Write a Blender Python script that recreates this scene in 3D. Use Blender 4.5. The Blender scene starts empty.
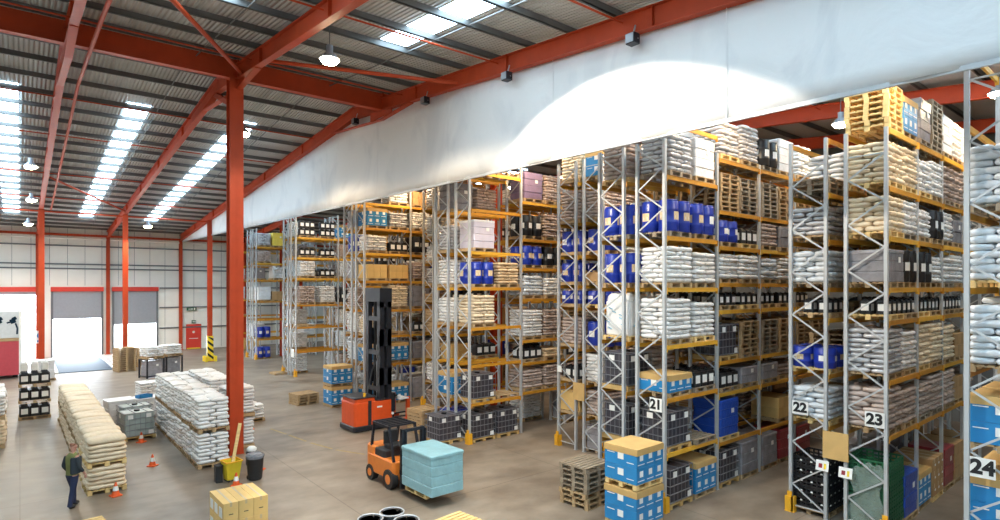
import bpy, math, random
from mathutils import Vector, Matrix
R = random.Random(7)
PI = math.pi
scn = bpy.context.scene
COL = scn.collection

# ------------------------------------------------------------------ materials
def mat(name, col, rough=.6, metal=0., var=.12, vs=6., bump=0., bs=30., emit=None, es=0., stretch=(1, 1, 1), spec=None, coat=0.):
    m = bpy.data.materials.new(name); m.use_nodes = True
    nt = m.node_tree; n = nt.nodes; l = nt.links
    b = n['Principled BSDF']
    b.inputs['Roughness'].default_value = rough; b.inputs['Metallic'].default_value = metal
    if spec is not None: b.inputs['Specular IOR Level'].default_value = spec
    if coat: b.inputs['Coat Weight'].default_value = coat; b.inputs['Coat Roughness'].default_value = .12
    tc = n.new('ShaderNodeTexCoord'); mp = n.new('ShaderNodeMapping'); mp.inputs['Scale'].default_value = stretch
    l.new(tc.outputs['Object'], mp.inputs['Vector'])
    oi = n.new('ShaderNodeObjectInfo')
    if var:
        t = n.new('ShaderNodeTexNoise'); t.inputs['Scale'].default_value = vs; t.inputs['Detail'].default_value = 4
        l.new(mp.outputs['Vector'], t.inputs['Vector'])
        add = n.new('ShaderNodeMath'); add.operation = 'MULTIPLY_ADD'
        l.new(oi.outputs['Random'], add.inputs[0]); add.inputs[1].default_value = .35; l.new(t.outputs['Fac'], add.inputs[2])
        r = n.new('ShaderNodeValToRGB')
        r.color_ramp.elements[0].position = .3; r.color_ramp.elements[1].position = .95
        r.color_ramp.elements[0].color = tuple(max(0, c * (1 - var)) for c in col) + (1,)
        r.color_ramp.elements[1].color = tuple(min(1, c * (1 + var)) for c in col) + (1,)
        l.new(add.outputs[0], r.inputs['Fac']); l.new(r.outputs['Color'], b.inputs['Base Color'])
    else:
        b.inputs['Base Color'].default_value = tuple(col) + (1,)
    if bump:
        t2 = n.new('ShaderNodeTexNoise'); t2.inputs['Scale'].default_value = bs; t2.inputs['Detail'].default_value = 3
        l.new(mp.outputs['Vector'], t2.inputs['Vector'])
        bp = n.new('ShaderNodeBump'); bp.inputs['Strength'].default_value = bump; bp.inputs['Distance'].default_value = .03
        l.new(t2.outputs['Fac'], bp.inputs['Height']); l.new(bp.outputs['Normal'], b.inputs['Normal'])
    if emit:
        b.inputs['Emission Color'].default_value = tuple(emit) + (1,); b.inputs['Emission Strength'].default_value = es
    return m

MT = {}
MT['steel_red'] = mat('red_steel_paint', (.46, .055, .014), .5, var=.15, vs=2, spec=.3)
MT['post'] = mat('galvanised_steel', (.50, .51, .52), .45, .25, var=.1, vs=3)
MT['beam'] = mat('orange_beam_paint', (.56, .25, .02), .5, var=.15, vs=3)
MT['beam2'] = mat('yellow_beam_paint', (.72, .38, .035), .5, var=.12, vs=3)
MT['wood'] = mat('pallet_wood', (.40, .27, .14), .8, var=.35, vs=5, bump=.2, bs=40, stretch=(1, 6, 6))
MT['wood_new'] = mat('fresh_pallet_wood', (.74, .52, .22), .75, var=.22, vs=5, bump=.2, bs=40, stretch=(1, 6, 6))
MT['wood_old'] = mat('weathered_pallet_wood', (.30, .235, .165), .85, var=.35, vs=5, bump=.2, bs=40, stretch=(1, 6, 6))
MT['sack_white'] = mat('white_woven_plastic', (.76, .74, .72), .38, var=.10, vs=3, bump=.5, bs=14)
MT['sack_cream'] = mat('cream_paper', (.74, .60, .42), .6, var=.14, vs=4, bump=.4, bs=16)
MT['sack_tan'] = mat('tan_paper', (.62, .45, .27), .6, var=.2, vs=4, bump=.4, bs=16)
MT['sack_pink'] = mat('film_covered_paper', (.46, .36, .31), .25, var=.25, vs=5, bump=.7, bs=14)
MT['sack_blue'] = mat('pale_blue_plastic', (.66, .69, .72), .3, var=.16, vs=4, bump=.6, bs=12)
MT['sack_silver'] = mat('silver_film', (.50, .49, .50), .22, .15, var=.2, vs=4, bump=.7, bs=14)
MT['drum_blue'] = mat('blue_drum_plastic', (.012, .035, .33), .32, var=.15, vs=2)
MT['black'] = mat('black_plastic', (.012, .012, .014), .38, var=.2, vs=4)
MT['label'] = mat('white_label_paper', (.82, .81, .78), .6, var=.04)
MT['label_tan'] = mat('tan_label_paper', (.70, .52, .30), .6, var=.04)
MT['ibc_dark'] = mat('dark_tank_plastic', (.055, .05, .062), .3, var=.25, vs=3)
MT['ibc_clear'] = mat('cloudy_tank_plastic', (.36, .42, .40), .3, var=.15, vs=3)
MT['cage'] = mat('zinc_cage', (.30, .30, .32), .4, .5, var=.1)
MT['carton_blue'] = mat('blue_carton', (.018, .22, .50), .45, var=.12, vs=3)
MT['cap'] = mat('brown_carton_cap', (.60, .38, .14), .7, var=.12, vs=3)
MT['carton'] = mat('brown_carton', (.42, .25, .11), .75, var=.2, vs=3)
MT['carton_y'] = mat('golden_carton', (.72, .47, .17), .6, var=.1, vs=3)
MT['tape'] = mat('parcel_tape', (.55, .40, .22), .3, var=.05)
MT['grey'] = mat('grey_film', (.28, .27, .29), .25, var=.25, vs=4, bump=.7, bs=12)
MT['purple'] = mat('mauve_film', (.22, .16, .27), .3, var=.15, vs=3, bump=.3, bs=10)
MT['red'] = mat('red_film', (.30, .03, .04), .3, var=.15, vs=3, bump=.3, bs=10)
MT['white_block'] = mat('white_film', (.72, .72, .73), .3, var=.12, vs=4, bump=.5, bs=12)
MT['blue_film'] = mat('blue_film', (.015, .07, .40), .3, var=.2, vs=4, bump=.5, bs=10)
MT['lilac'] = mat('lilac_carton', (.60, .56, .66), .5, var=.1, vs=3)
MT['yellow_block'] = mat('yellow_film', (.85, .62, .10), .4, var=.1)
MT['green'] = mat('green_plastic', (.015, .11, .045), .45, var=.15)
MT['film'] = mat('cloudy_film', (.30, .38, .33), .16, var=.35, vs=4, bump=.9, bs=8)
MT['film'].node_tree.nodes['Principled BSDF'].inputs['Alpha'].default_value = .42
MT['guard'] = mat('yellow_guard_paint', (.85, .42, .02), .5, var=.1)
MT['yellow'] = mat('bright_yellow_paint', (.85, .62, .03), .5, var=.08)
MT['dark'] = mat('dark_rubber', (.02, .02, .022), .6, var=.2)
MT['cone_o'] = mat('cone_orange', (.85, .12, .02), .5, var=.05)
MT['truck_red'] = mat('truck_orange_red', (.72, .085, .015), .4, var=.08)
MT['truck_orange'] = mat('truck_orange', (.80, .22, .03), .4, var=.08)
MT['mast'] = mat('black_mast_steel', (.02, .022, .03), .4, .3, var=.2)
MT['clad'] = mat('cream_cladding', (.88, .86, .79), .6, var=.04, vs=1)
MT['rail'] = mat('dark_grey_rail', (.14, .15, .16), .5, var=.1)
MT['purlin'] = mat('dark_grey_purlin', (.13, .125, .12), .5, .2, var=.15, vs=2)
MT['shutter'] = mat('grey_shutter', (.34, .36, .40), .45, .2, var=.06)
MT['door_red'] = mat('red_door_paint', (.68, .05, .03), .45, var=.05)
MT['ramp'] = mat('dark_blue_plate', (.006, .03, .06), .6, 0., var=.3, vs=1, spec=.2)
MT['trailer_red'] = mat('red_tarpaulin', (.48, .06, .08), .45, var=.1)
MT['trailer_grey'] = mat('pale_tarpaulin', (.60, .62, .64), .5, var=.08)
MT['skin'] = mat('skin', (.60, .30, .22), .55, var=.06)
MT['hair'] = mat('short_reddish_hair', (.30, .13, .08), .8, var=.15)
MT['vest'] = mat('olive_vest', (.19, .20, .06), .75, var=.15)
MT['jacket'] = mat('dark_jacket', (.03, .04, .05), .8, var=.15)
MT['trouser'] = mat('navy_trousers', (.018, .025, .07), .8, var=.15)
MT['teal_film'] = mat('pale_teal_film', (.26, .47, .52), .3, var=.16, vs=3, bump=.4, bs=10)
MT['sky_panel'] = mat('translucent_rooflight', (.8, .9, 1.), .4, var=0, emit=(.56, .81, 1.), es=10.)
MT['lens'] = mat('lamp_lens', (1, .9, .7), .3, var=0, emit=(1, .82, .52), es=60.)
MT['bag'] = mat('grey_bin_liner', (.20, .20, .22), .2, var=.3, bump=.6, bs=14)
MT['cyan'] = mat('cyan_print', (.05, .35, .55), .5, var=.1)

def special_materials():
    # concrete floor
    m = bpy.data.materials.new('concrete_floor'); m.use_nodes = True; nt = m.node_tree; n = nt.nodes; l = nt.links; b = n['Principled BSDF']
    tc = n.new('ShaderNodeTexCoord')
    a = n.new('ShaderNodeTexNoise'); a.inputs['Scale'].default_value = .35; a.inputs['Detail'].default_value = 8; a.inputs['Roughness'].default_value = .62
    mp = n.new('ShaderNodeMapping'); mp.inputs['Scale'].default_value = (.5, .9, 1); mp.inputs['Rotation'].default_value = (0, 0, .6)
    s = n.new('ShaderNodeTexNoise'); s.inputs['Scale'].default_value = 1.6; s.inputs['Detail'].default_value = 6
    l.new(tc.outputs['Object'], a.inputs['Vector']); l.new(tc.outputs['Object'], mp.inputs['Vector']); l.new(mp.outputs['Vector'], s.inputs['Vector'])
    mx = n.new('ShaderNodeMath'); mx.operation = 'MULTIPLY_ADD'; mx.inputs[1].default_value = .5
    l.new(s.outputs['Fac'], mx.inputs[0]); l.new(a.outputs['Fac'], mx.inputs[2])
    r = n.new('ShaderNodeValToRGB'); e = r.color_ramp.elements
    e[0].position = .5; e[0].color = (.125, .090, .062, 1); e[1].position = .98; e[1].color = (.34, .275, .21, 1)
    l.new(mx.outputs[0], r.inputs['Fac'])
    br = n.new('ShaderNodeTexBrick'); br.offset = 0; br.inputs['Scale'].default_value = 1; br.inputs['Brick Width'].default_value = 7.2
    br.inputs['Row Height'].default_value = 7.2; br.inputs['Mortar Size'].default_value = .018; br.inputs['Mortar Smooth'].default_value = .3
    br.inputs['Color1'].default_value = br.inputs['Color2'].default_value = (1, 1, 1, 1); br.inputs['Mortar'].default_value = (.68, .66, .63, 1)
    l.new(tc.outputs['Object'], br.inputs['Vector'])
    mm = n.new('ShaderNodeMix'); mm.data_type = 'RGBA'; mm.blend_type = 'MULTIPLY'; mm.inputs[0].default_value = 1
    l.new(r.outputs['Color'], mm.inputs[6]); l.new(br.outputs['Color'], mm.inputs[7]); l.new(mm.outputs[2], b.inputs['Base Color'])
    rr = n.new('ShaderNodeMapRange'); rr.inputs['To Min'].default_value = .32; rr.inputs['To Max'].default_value = .62
    l.new(a.outputs['Fac'], rr.inputs['Value']); l.new(rr.outputs['Result'], b.inputs['Roughness'])
    MT['floor'] = m
    # corrugated deck: ribs along the slope
    m = bpy.data.materials.new('corrugated_roof_sheet'); m.use_nodes = True; nt = m.node_tree; n = nt.nodes; l = nt.links; b = n['Principled BSDF']
    tc = n.new('ShaderNodeTexCoord'); w = n.new('ShaderNodeTexWave'); w.bands_direction = 'X'; w.inputs['Scale'].default_value = 2.2
    l.new(tc.outputs['Object'], w.inputs['Vector'])
    bp = n.new('ShaderNodeBump'); bp.inputs['Strength'].default_value = 1; bp.inputs['Distance'].default_value = .05
    l.new(w.outputs['Fac'], bp.inputs['Height']); l.new(bp.outputs['Normal'], b.inputs['Normal'])
    no = n.new('ShaderNodeTexNoise'); no.inputs['Scale'].default_value = .6; l.new(tc.outputs['Object'], no.inputs['Vector'])
    r = n.new('ShaderNodeValToRGB'); r.color_ramp.elements[0].color = (.42, .40, .38, 1); r.color_ramp.elements[1].color = (.62, .60, .57, 1)
    l.new(no.outputs['Fac'], r.inputs['Fac']); l.new(r.outputs['Color'], b.inputs['Base Color']); b.inputs['Roughness'].default_value = .5
    MT['deck'] = m
    # tarpaulin curtain
    m = bpy.data.materials.new('white_tarpaulin'); m.use_nodes = True; nt = m.node_tree; n = nt.nodes; l = nt.links; b = n['Principled BSDF']
    tc = n.new('ShaderNodeTexCoord'); mp = n.new('ShaderNodeMapping'); mp.inputs['Scale'].default_value = (1, .5, .35); mp.inputs['Rotation'].default_value = (.5, 0, 0)
    l.new(tc.outputs['Object'], mp.inputs['Vector'])
    no = n.new('ShaderNodeTexNoise'); no.inputs['Scale'].default_value = 1.1; no.inputs['Detail'].default_value = 6; no.inputs['Distortion'].default_value = 1.2
    l.new(mp.outputs['Vector'], no.inputs['Vector'])
    bp = n.new('ShaderNodeBump'); bp.inputs['Strength'].default_value = .55; bp.inputs['Distance'].default_value = .12
    l.new(no.outputs['Fac'], bp.inputs['Height']); l.new(bp.outputs['Normal'], b.inputs['Normal'])
    r = n.new('ShaderNodeValToRGB'); r.color_ramp.elements[0].position = .25; r.color_ramp.elements[0].color = (.66, .67, .69, 1); r.color_ramp.elements[1].position = .5; r.color_ramp.elements[1].color = (.80, .80, .80, 1)
    l.new(no.outputs['Fac'], r.inputs['Fac']); l.new(r.outputs['Color'], b.inputs['Base Color']); b.inputs['Roughness'].default_value = .5
    MT['tarp'] = m
special_materials()

# ------------------------------------------------------------------ mesh builder
class MB:
    def __init__(s): s.v = []; s.f = []; s.m = []; s.sm = []
    def add(s, vs, fs, mi=0, smooth=False):
        b = len(s.v); s.v += [tuple(p) for p in vs]
        for f in fs: s.f.append(tuple(b + i for i in f)); s.m.append(mi); s.sm.append(smooth)
        return s
    def box(s, x0, x1, y0, y1, z0, z1, mi=0, bev=0):
        if bev:
            return s.rbox(x0, x1, y0, y1, z0, z1, bev, mi)
        vs = [(x, y, z) for z in (z0, z1) for y in (y0, y1) for x in (x0, x1)]
        return s.add(vs, [(0, 2, 3, 1), (4, 5, 7, 6), (0, 1, 5, 4), (2, 6, 7, 3), (0, 4, 6, 2), (1, 3, 7, 5)], mi)
    def rbox(s, x0, x1, y0, y1, z0, z1, r, mi=0):
        # rounded in plan and on the top and bottom edges
        ring = []
        for cx, cy, a0 in ((x1 - r, y1 - r, 0), (x0 + r, y1 - r, 90), (x0 + r, y0 + r, 180), (x1 - r, y0 + r, 270)):
            for k in range(4):
                a = math.radians(a0 + 30 * k); ring.append((cx, cy, math.cos(a), math.sin(a)))
        prof = [(0., z0), (1 - .3, z0), (1, z0 + .3 * r), (1, z1 - .3 * r), (.7, z1), (0., z1)]
        n = len(ring); vs = []
        for q, z in prof[1:-1]:
            vs += [(c[0] + c[2] * r * q, c[1] + c[3] * r * q, z) for c in ring]
        fs = [tuple(range(n - 1, -1, -1))]
        for j in range(3):
            for i in range(n): fs.append((j * n + i, j * n + (i + 1) % n, (j + 1) * n + (i + 1) % n, (j + 1) * n + i))
        fs.append(tuple(range(3 * n, 4 * n)))
        return s.add(vs, fs, mi, False)
    def bar(s, p, q, w, h=None, up=(0, 0, 1), mi=0):
        p = Vector(p); q = Vector(q); d = (q - p).normalized(); h = h or w
        u = Vector(up)
        if abs(d.dot(u)) > .98: u = Vector((1, 0, 0))
        a = d.cross(u).normalized() * w / 2; b = a.cross(d).normalized() * h / 2
        vs = [e + i * a + j * b for e in (p, q) for i, j in ((-1, -1), (1, -1), (1, 1), (-1, 1))]
        return s.add(vs, [(0, 1, 2, 3), (7, 6, 5, 4), (0, 4, 5, 1), (1, 5, 6, 2), (2, 6, 7, 3), (3, 7, 4, 0)], mi)
    def cyl(s, p, q, r1, r2=None, n=12, mi=0):
        r2 = r1 if r2 is None else r2; p = Vector(p); q = Vector(q); d = (q - p).normalized()
        u = Vector((0, 0, 1)) if abs(d.z) < .9 else Vector((1, 0, 0)); a = d.cross(u).normalized(); b = d.cross(a)
        vs = [e + (a * math.cos(2 * PI * i / n) + b * math.sin(2 * PI * i / n)) * r for e, r in ((p, r1), (q, r2)) for i in range(n)]
        s.add(vs, [(i, i + n, (i + 1) % n + n, (i + 1) % n) for i in range(n)], mi, True)
        s.add([vs[i] for i in range(n)], [tuple(range(n))], mi); s.add([vs[i + n] for i in range(n)], [tuple(range(n - 1, -1, -1))], mi)
        return s
    def lathe(s, prof, n=16, cx=0, cy=0, mi=0):
        vs = []; fs = []
        for r, z in prof: vs += [(cx + r * math.cos(2 * PI * i / n), cy + r * math.sin(2 * PI * i / n), z) for i in range(n)]
        for j in range(len(prof) - 1):
            for i in range(n): fs.append((j * n + i, j * n + (i + 1) % n, (j + 1) * n + (i + 1) % n, (j + 1) * n + i))
        s.add(vs, fs, mi, True)
        s.add(vs[:n], [tuple(range(n - 1, -1, -1))], mi); s.add(vs[-n:], [tuple(range(n))], mi)
        return s
    def pillow(s, cx, cy, z0, w, d, h, rnd, mi=0, nu=8, nv=6, rim=.5):
        # a stuffed sack: two domed faces sharing a seam
        P = lambda t: max(0., 1 - abs(t) ** 5) ** .38
        top = {}; vs = []; fs = []
        ph = [rnd.uniform(0, 6.28) for _ in range(4)]
        for side in (0, 1):
            for j in range(nv + 1):
                for i in range(nu + 1):
                    u = math.sin(PI / 2 * (-1 + 2 * i / nu)); v = math.sin(PI / 2 * (-1 + 2 * j / nv))
                    edge = i in (0, nu) or j in (0, nv)
                    if side and edge: continue
                    k = P(u) * P(v)
                    sh = 1 - .06 * (abs(u) ** 4) * (abs(v) ** 4) * 2
                    wob = .012 * math.sin(3 * u + ph[0]) + .012 * math.sin(4 * v + ph[1])
                    x = cx + u * w / 2 * sh + .01 * math.sin(5 * v + ph[2]); y = cy + v * d / 2 * sh + .01 * math.sin(5 * u + ph[3])
                    z = z0 + h * rim + (h * (1 - rim) * k + wob * k if side == 0 else -h * rim * k)
                    top[(side, i, j)] = len(vs); vs.append((x, y, z))
        g = lambda sd, i, j: top.get((sd, i, j), top.get((0, i, j)))
        for j in range(nv):
            for i in range(nu):
                fs.append((g(0, i, j), g(0, i + 1, j), g(0, i + 1, j + 1), g(0, i, j + 1)))
                fs.append((g(1, i, j), g(1, i, j + 1), g(1, i + 1, j + 1), g(1, i + 1, j)))
        return s.add(vs, fs, mi, True)
    def mesh(s, name, *mats):
        me = bpy.data.meshes.new(name); me.from_pydata([tuple(v) for v in s.v], [], s.f)
        for m in mats: me.materials.append(MT[m] if isinstance(m, str) else m)
        me.polygons.foreach_set('material_index', s.m); me.polygons.foreach_set('use_smooth', s.sm); me.update()
        return me

def ob(name, data, parent=None, loc=(0, 0, 0), rz=0., label=None):
    o = bpy.data.objects.new(name, data); COL.objects.link(o)
    o.location = loc; o.rotation_euler = (0, 0, rz)
    if parent is not None: o.parent = parent
    if label: o['label'] = label
    return o
def tag(o, label, cat, group=None):
    o['label'] = label; o['category'] = cat
    if group: o['group'] = group
    return o
def thing(name, label, cat, loc=(0, 0, 0), rz=0., group=None):
    return tag(ob(name, None, None, loc, rz), label, cat, group)
def struct(name, data, loc=(0, 0, 0), rz=0., parent=None):
    o = ob(name, data, parent, loc, rz)
    if parent is None: o['kind'] = 'structure'
    return o
_c = {}
def cached(key, fn):
    if key not in _c: _c[key] = fn()
    return _c[key]

# ------------------------------------------------------------------ protos (meshes are shared by copies)
def pallet_mesh(m='wood'):
    def f():
        b = MB(); L, W = 1.12, 1.0
        for i in range(7):
            y = -W / 2 + .05 + i * (W - .1) / 6; b.box(-L / 2, L / 2, y - .05, y + .05, .122, .144)
        for x in (-L / 2 + .05, 0, L / 2 - .05): b.box(x - .05, x + .05, -W / 2, W / 2, .1, .122)
        for x in (-L / 2 + .06, 0, L / 2 - .06):
            for y in (-W / 2 + .06, 0, W / 2 - .06): b.box(x - .06, x + .06, y - .06, y + .06, .02, .1)
        for y in (-W / 2 + .06, 0, W / 2 - .06): b.box(-L / 2, L / 2, y - .06, y + .06, 0, .02)
        return b.mesh('pallet', m)
    return cached(('pallet', m), f)

def sack_mesh(kind, m, k, h):
    w, d = ((.383, .60) if kind == 'A' else (.572, .435))
    return cached((kind, m, k, h), lambda: MB().pillow(0, 0, 0, w, d, h, random.Random(k * 7 + len(m))).mesh('sack', m))
def sack_spots(layer):
    s = 1 if layer % 2 else -1
    return [('A', -.375, s * .20), ('A', 0, s * .20), ('A', .375, s * .20), ('B', -.28, -s * .31), ('B', .28, -s * .31)]
def sack_load_mesh(m, n, k, h):
    def f():
        b = MB(); r = random.Random(k * 31 + n)
        for L in range(n):
            for t, x, y in sack_spots(L + k):
                w, d = ((.385, .61) if t == 'A' else (.575, .44))
                b.pillow(x + r.uniform(-.012, .012), y + r.uniform(-.012, .012), L * h * .93, w, d, h * r.uniform(.98, 1.06), r, 0, 7, 5)
        return b.mesh('sack_load', m)
    return cached(('sl', m, n, k, h), f)
def sack_load(m, n, h, loc, rz, label, group, near, name='sack_load', cat='sacks', wide=False):
    if not near:
        return tag(ob(name, sack_load_mesh(m, n, R.randrange(3), h), None, loc, rz), label, cat, group)
    t = thing(name, label, cat, loc, rz, group); k = R.randrange(2)
    if wide:
        for L in range(n):
            for y in (-.29, .29):
                hh = h * (1.5 if L == n - 1 and loc[2] > .5 else 1)
                q = R.randrange(4); ob('sack', cached(('wide', m, q, hh), lambda: MB().pillow(0, 0, 0, 1.03, .60, hh, random.Random(q + 40), 0, 10, 7, .42).mesh('sack', m)), t, (R.uniform(-.025, .025), y + R.uniform(-.015, .015), L * h * .93), R.uniform(-.03, .03))
        return t
    for L in range(n):
        for kind, x, y in sack_spots(L + k):
            ob('sack', sack_mesh(kind, m, R.randrange(4), h), t, (x + R.uniform(-.012, .012), y + R.uniform(-.012, .012), L * h * .93), R.uniform(-.025, .025))
    return t

def drum(loc, rz, label, group, m='drum_blue', lab='label_tan', r=.278, h=.88, detail=True):
    body = cached(('drum', m, r, h), lambda: MB().lathe([(r * .93, 0), (r, .03), (r, .27 * h), (r * 1.025, .29 * h), (r, .31 * h), (r, .66 * h), (r * 1.025, .68 * h), (r, .70 * h), (r * .99, .92 * h), (r * .9, .985 * h), (r * .88, .985 * h)], 18).mesh('drum', m))
    o = tag(ob('drum', body, None, loc, rz), label, 'drum', group)
    if detail:
        ob('lid', cached(('lid', m, r, h), lambda: MB().lathe([(r * .9, .955 * h), (r * .95, .96 * h), (r * .95, h), (r * .8, h), (r * .78, .985 * h), (0.01, .985 * h)], 18).cyl((r * .5, 0, .98 * h), (r * .5, 0, 1.02 * h), .03, n=8).mesh('lid', m)), o)
        for a0 in (-90, 180) if loc[2] >= 0 else ():
            def lf():
                b = MB(); vs = []
                for z in (.36 * h, .62 * h):
                    for i in range(4):
                        a = math.radians(a0 - 24 + 16 * i); vs.append((1.012 * r * math.cos(a), 1.012 * r * math.sin(a), z))
                b.add(vs, [(i, i + 1, i + 5, i + 4) for i in range(3)], 0)
                vs = [(1.02 * r * math.cos(math.radians(a0 + d)), 1.02 * r * math.sin(math.radians(a0 + d)), z) for z in (.40 * h, .50 * h) for d in (-14, 14)]
                b.add(vs, [(0, 1, 3, 2)], 1)
                return b.mesh('label_print', lab, 'label')
            ob('label_print', cached(('dl', lab, r, h, a0), lf), o, label='paper label with a white square')
    return o

def can(loc, rz, label, group, s=1., detail=True, m='black'):
    def f():
        b = MB().rbox(-.165, .165, -.165, .165, 0, .42, .04); b.rbox(-.12, .12, -.12, .12, .42, .46, .04)
        b.cyl((.07, .07, .45), (.07, .07, .5), .03, n=8); b.bar((-.1, 0, .475), (.03, 0, .475), .03); b.bar((-.1, 0, .44), (-.1, 0, .475), .03)
        return b.mesh('jerrycan', m)
    o = tag(ob('jerrycan', cached(('can', m), f), None, loc, rz), label, 'jerrycan', group); o.scale = (s, s, s)
    ob('label', cached('canl1', lambda: MB().box(-.11, .11, -.172, -.166, .11, .33).mesh('label', 'label')), o)
    if detail: ob('label', cached('canl2', lambda: MB().box(-.172, -.166, -.11, .11, .11, .33).mesh('label', 'label')), o)
    return o

def ibc(loc, rz, label, group, tank='ibc_dark'):
    t = thing('bulk_container', label, 'container', loc, rz, group)
    ob('tank', cached(('ibct', tank), lambda: MB().rbox(-.535, .535, -.46, .46, .16, 1.1, .09).mesh('tank', tank)), t)
    def cage():
        b = MB()
        for z in (.19, .42, .65, .88, 1.1):
            for x0, y0, x1, y1 in ((-.57, -.5, .57, -.5), (.57, -.5, .57, .5), (.57, .5, -.57, .5), (-.57, .5, -.57, -.5)): b.bar((x0, y0, z), (x1, y1, z), .022)
        for i in range(7):
            x = -.57 + .19 * i
            for y in (-.5, .5): b.bar((x, y, .15), (x, y, 1.11), .011)
        for i in range(1, 6):
            y = -.5 + i / 6
            for x in (-.57, .57): b.bar((x, y, .15), (x, y, 1.11), .011)
        for x in (-.2, .25): b.bar((x, -.5, 1.12), (x, .5, 1.12), .025)
        return b.mesh('cage', 'cage')
    ob('cage', cached('cage', cage), t)
    ob('pallet_base', cached('ibcp', lambda: MB().box(-.57, .57, -.5, .5, .1, .14).box(-.57, -.45, -.5, .5, 0, .1).box(.45, .57, -.5, .5, 0, .1).box(-.08, .08, -.5, .5, 0, .1).mesh('pallet_base', 'cap')), t)
    ob('filler_cap', cached('ibcc', lambda: MB().cyl((0, 0, 1.09), (0, 0, 1.16), .11, n=14).mesh('filler_cap', 'black')), t)
    for x, z, y in ((-.35, .96, -.515), (.3, .96, -.515), (.38, .28, -.515)):
        ob('label', cached('ibcl', lambda: MB().box(-.09, .09, -.005, .005, -.08, .08).mesh('label', 'label')), t, (x, y, z))
    ob('label', cached('ibcl2', lambda: MB().box(-.005, .005, -.1, .1, -.08, .08).mesh('label', 'label')), t, (-.582, .1, .96))
    return t

def carton_load(loc, rz, label, group, rows=2, cap='cap'):
    t = thing('carton_load', label, 'cartons', loc, rz, group)
    h = .41
    body = cached('carton', lambda: MB().rbox(-.19, .19, -.51, .51, 0, h - .006, .012).mesh('carton', 'carton_blue'))
    def lab(end):
        b = MB().box(-.07, .07, -.517, -.512, .18, .33)
        b.box(-.15, .13, -.515, -.511, .075, .095)
        if end: b.box(-.197, -.191, -.10, .08, .16, .33).box(-.196, -.191, .18, .42, .28, .30).box(-.196, -.191, -.42, -.2, .1, .12)
        return b.mesh('label', 'label')
    for r in range(rows):
        for i in range(3):
            c = ob('carton', body, t, ((i - 1) * .383, 0, r * h))
            ob('print', cached(('cl', i == 0), lambda: lab(i == 0)), c, label='white label and stripes')
    Z = rows * h
    ob('cap', cached(('cap', cap), lambda: MB().rbox(-.578, .578, -.525, .525, -.01, .075, .02).box(-.58, .58, -.528, -.522, -.09, .04).box(-.58, .58, .522, .528, -.09, .04).box(-.582, -.576, -.528, .528, -.09, .04).box(.576, .582, -.528, .528, -.09, .04).mesh('cap', cap)), t, (0, 0, Z), label='brown card cap')
    return t

def brown_load(loc, rz, label, group, rows=2, m='carton', detail=True):
    t = thing('carton_load', label, 'cartons', loc, rz, group); h = .36
    body = cached(('bc', m), lambda: MB().rbox(-.188, .188, -.5, .5, 0, h - .006, .012).mesh('carton', m))
    tp = cached('tape', lambda: MB().box(-.025, .025, -.505, .505, h - .006, h - .002).box(-.025, .025, -.505, -.5, h - .12, h - .002).box(.03, .14, -.504, -.5, .14, .2, 1).mesh('tape', 'tape', 'label'))
    for r in range(rows):
        for i in range(3):
            c = ob('carton', body, t, ((i - 1) * .383, 0, r * h))
            if detail: ob('tape', tp, c)
    return t

def block(loc, rz, label, group, m, h, name='wrapped_load', cat='wrapped load', w=1.08, d=.98):
    def f():
        b = MB(); n = max(2, round(h / .3)); r = random.Random(int(h * 100))
        for j in range(n):
            e = r.uniform(-.012, .012)
            b.rbox(-w / 2 + e, w / 2 - e, -d / 2 + e, d / 2 - e, j * h / n, (j + 1) * h / n - .004, .05)
        return b.mesh(name, m)
    o = tag(ob(name, cached(('blk', m, round(h, 2), w, d), f), None, loc, rz), label, cat, group)
    ob('label', cached('blkl', lambda: MB().box(-.08, .08, -.006, 0, 0, .14).mesh('label', 'label')), o, (.15, -d / 2 - .006, h * .62))
    def ff():
        b = MB(); b.rbox(-w / 2 - .012, w / 2 + .012, -d / 2 - .012, d / 2 + .012, 0, .1, .06)
        return b.mesh('film_hood', 'film' if m == 'green' else 'grey' if m in ('grey',) else 'white_block' if m in ('white_block', 'lilac') else m)
    if name == 'wrapped_load': ob('film_hood', cached(('hood', m, round(h, 2), w, d), ff), o, (0, 0, h - .08))
    return o

def bulk_bag(loc, rz, label, group):
    def f():
        b = MB().pillow(0, 0, 0, 1.0, .95, 1.3, random.Random(3), 0, 10, 8, .5)
        b.v = [(x * (1.0), y, max(.0, z)) for x, y, z in b.v]
        b2 = MB().rbox(-.5, .5, -.47, .47, 0, 1.05, .12)
        for i, (x, y) in enumerate(((-.42, -.4), (.42, -.4), (.42, .4), (-.42, .4))):
            b2.bar((x, y, .95), (x * .8, y * .8, 1.3), .07, .02)
        b2.pillow(0, 0, .85, .98, .92, .45, random.Random(5), 0, 8, 6)
        return b2.mesh('bulk_bag', 'sack_white')
    o = tag(ob('bulk_bag', cached('bulk', f), None, loc, rz), label, 'bulk bag', group)
    def g():
        b = MB()
        for k in range(7):
            r = random.Random(k); x = r.uniform(-.4, .3); z = .2 + k * .1
            b.bar((x, -.475, z), (x + .14, -.475, z + .05), .01, .05, (0, 1, 0)); b.bar((-.505, x, z), (-.505, x + .14, z + .05), .01, .05, (1, 0, 0))
        return b.mesh('print', 'cyan')
    ob('print', cached('bulkp', g), o)
    return o

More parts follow.
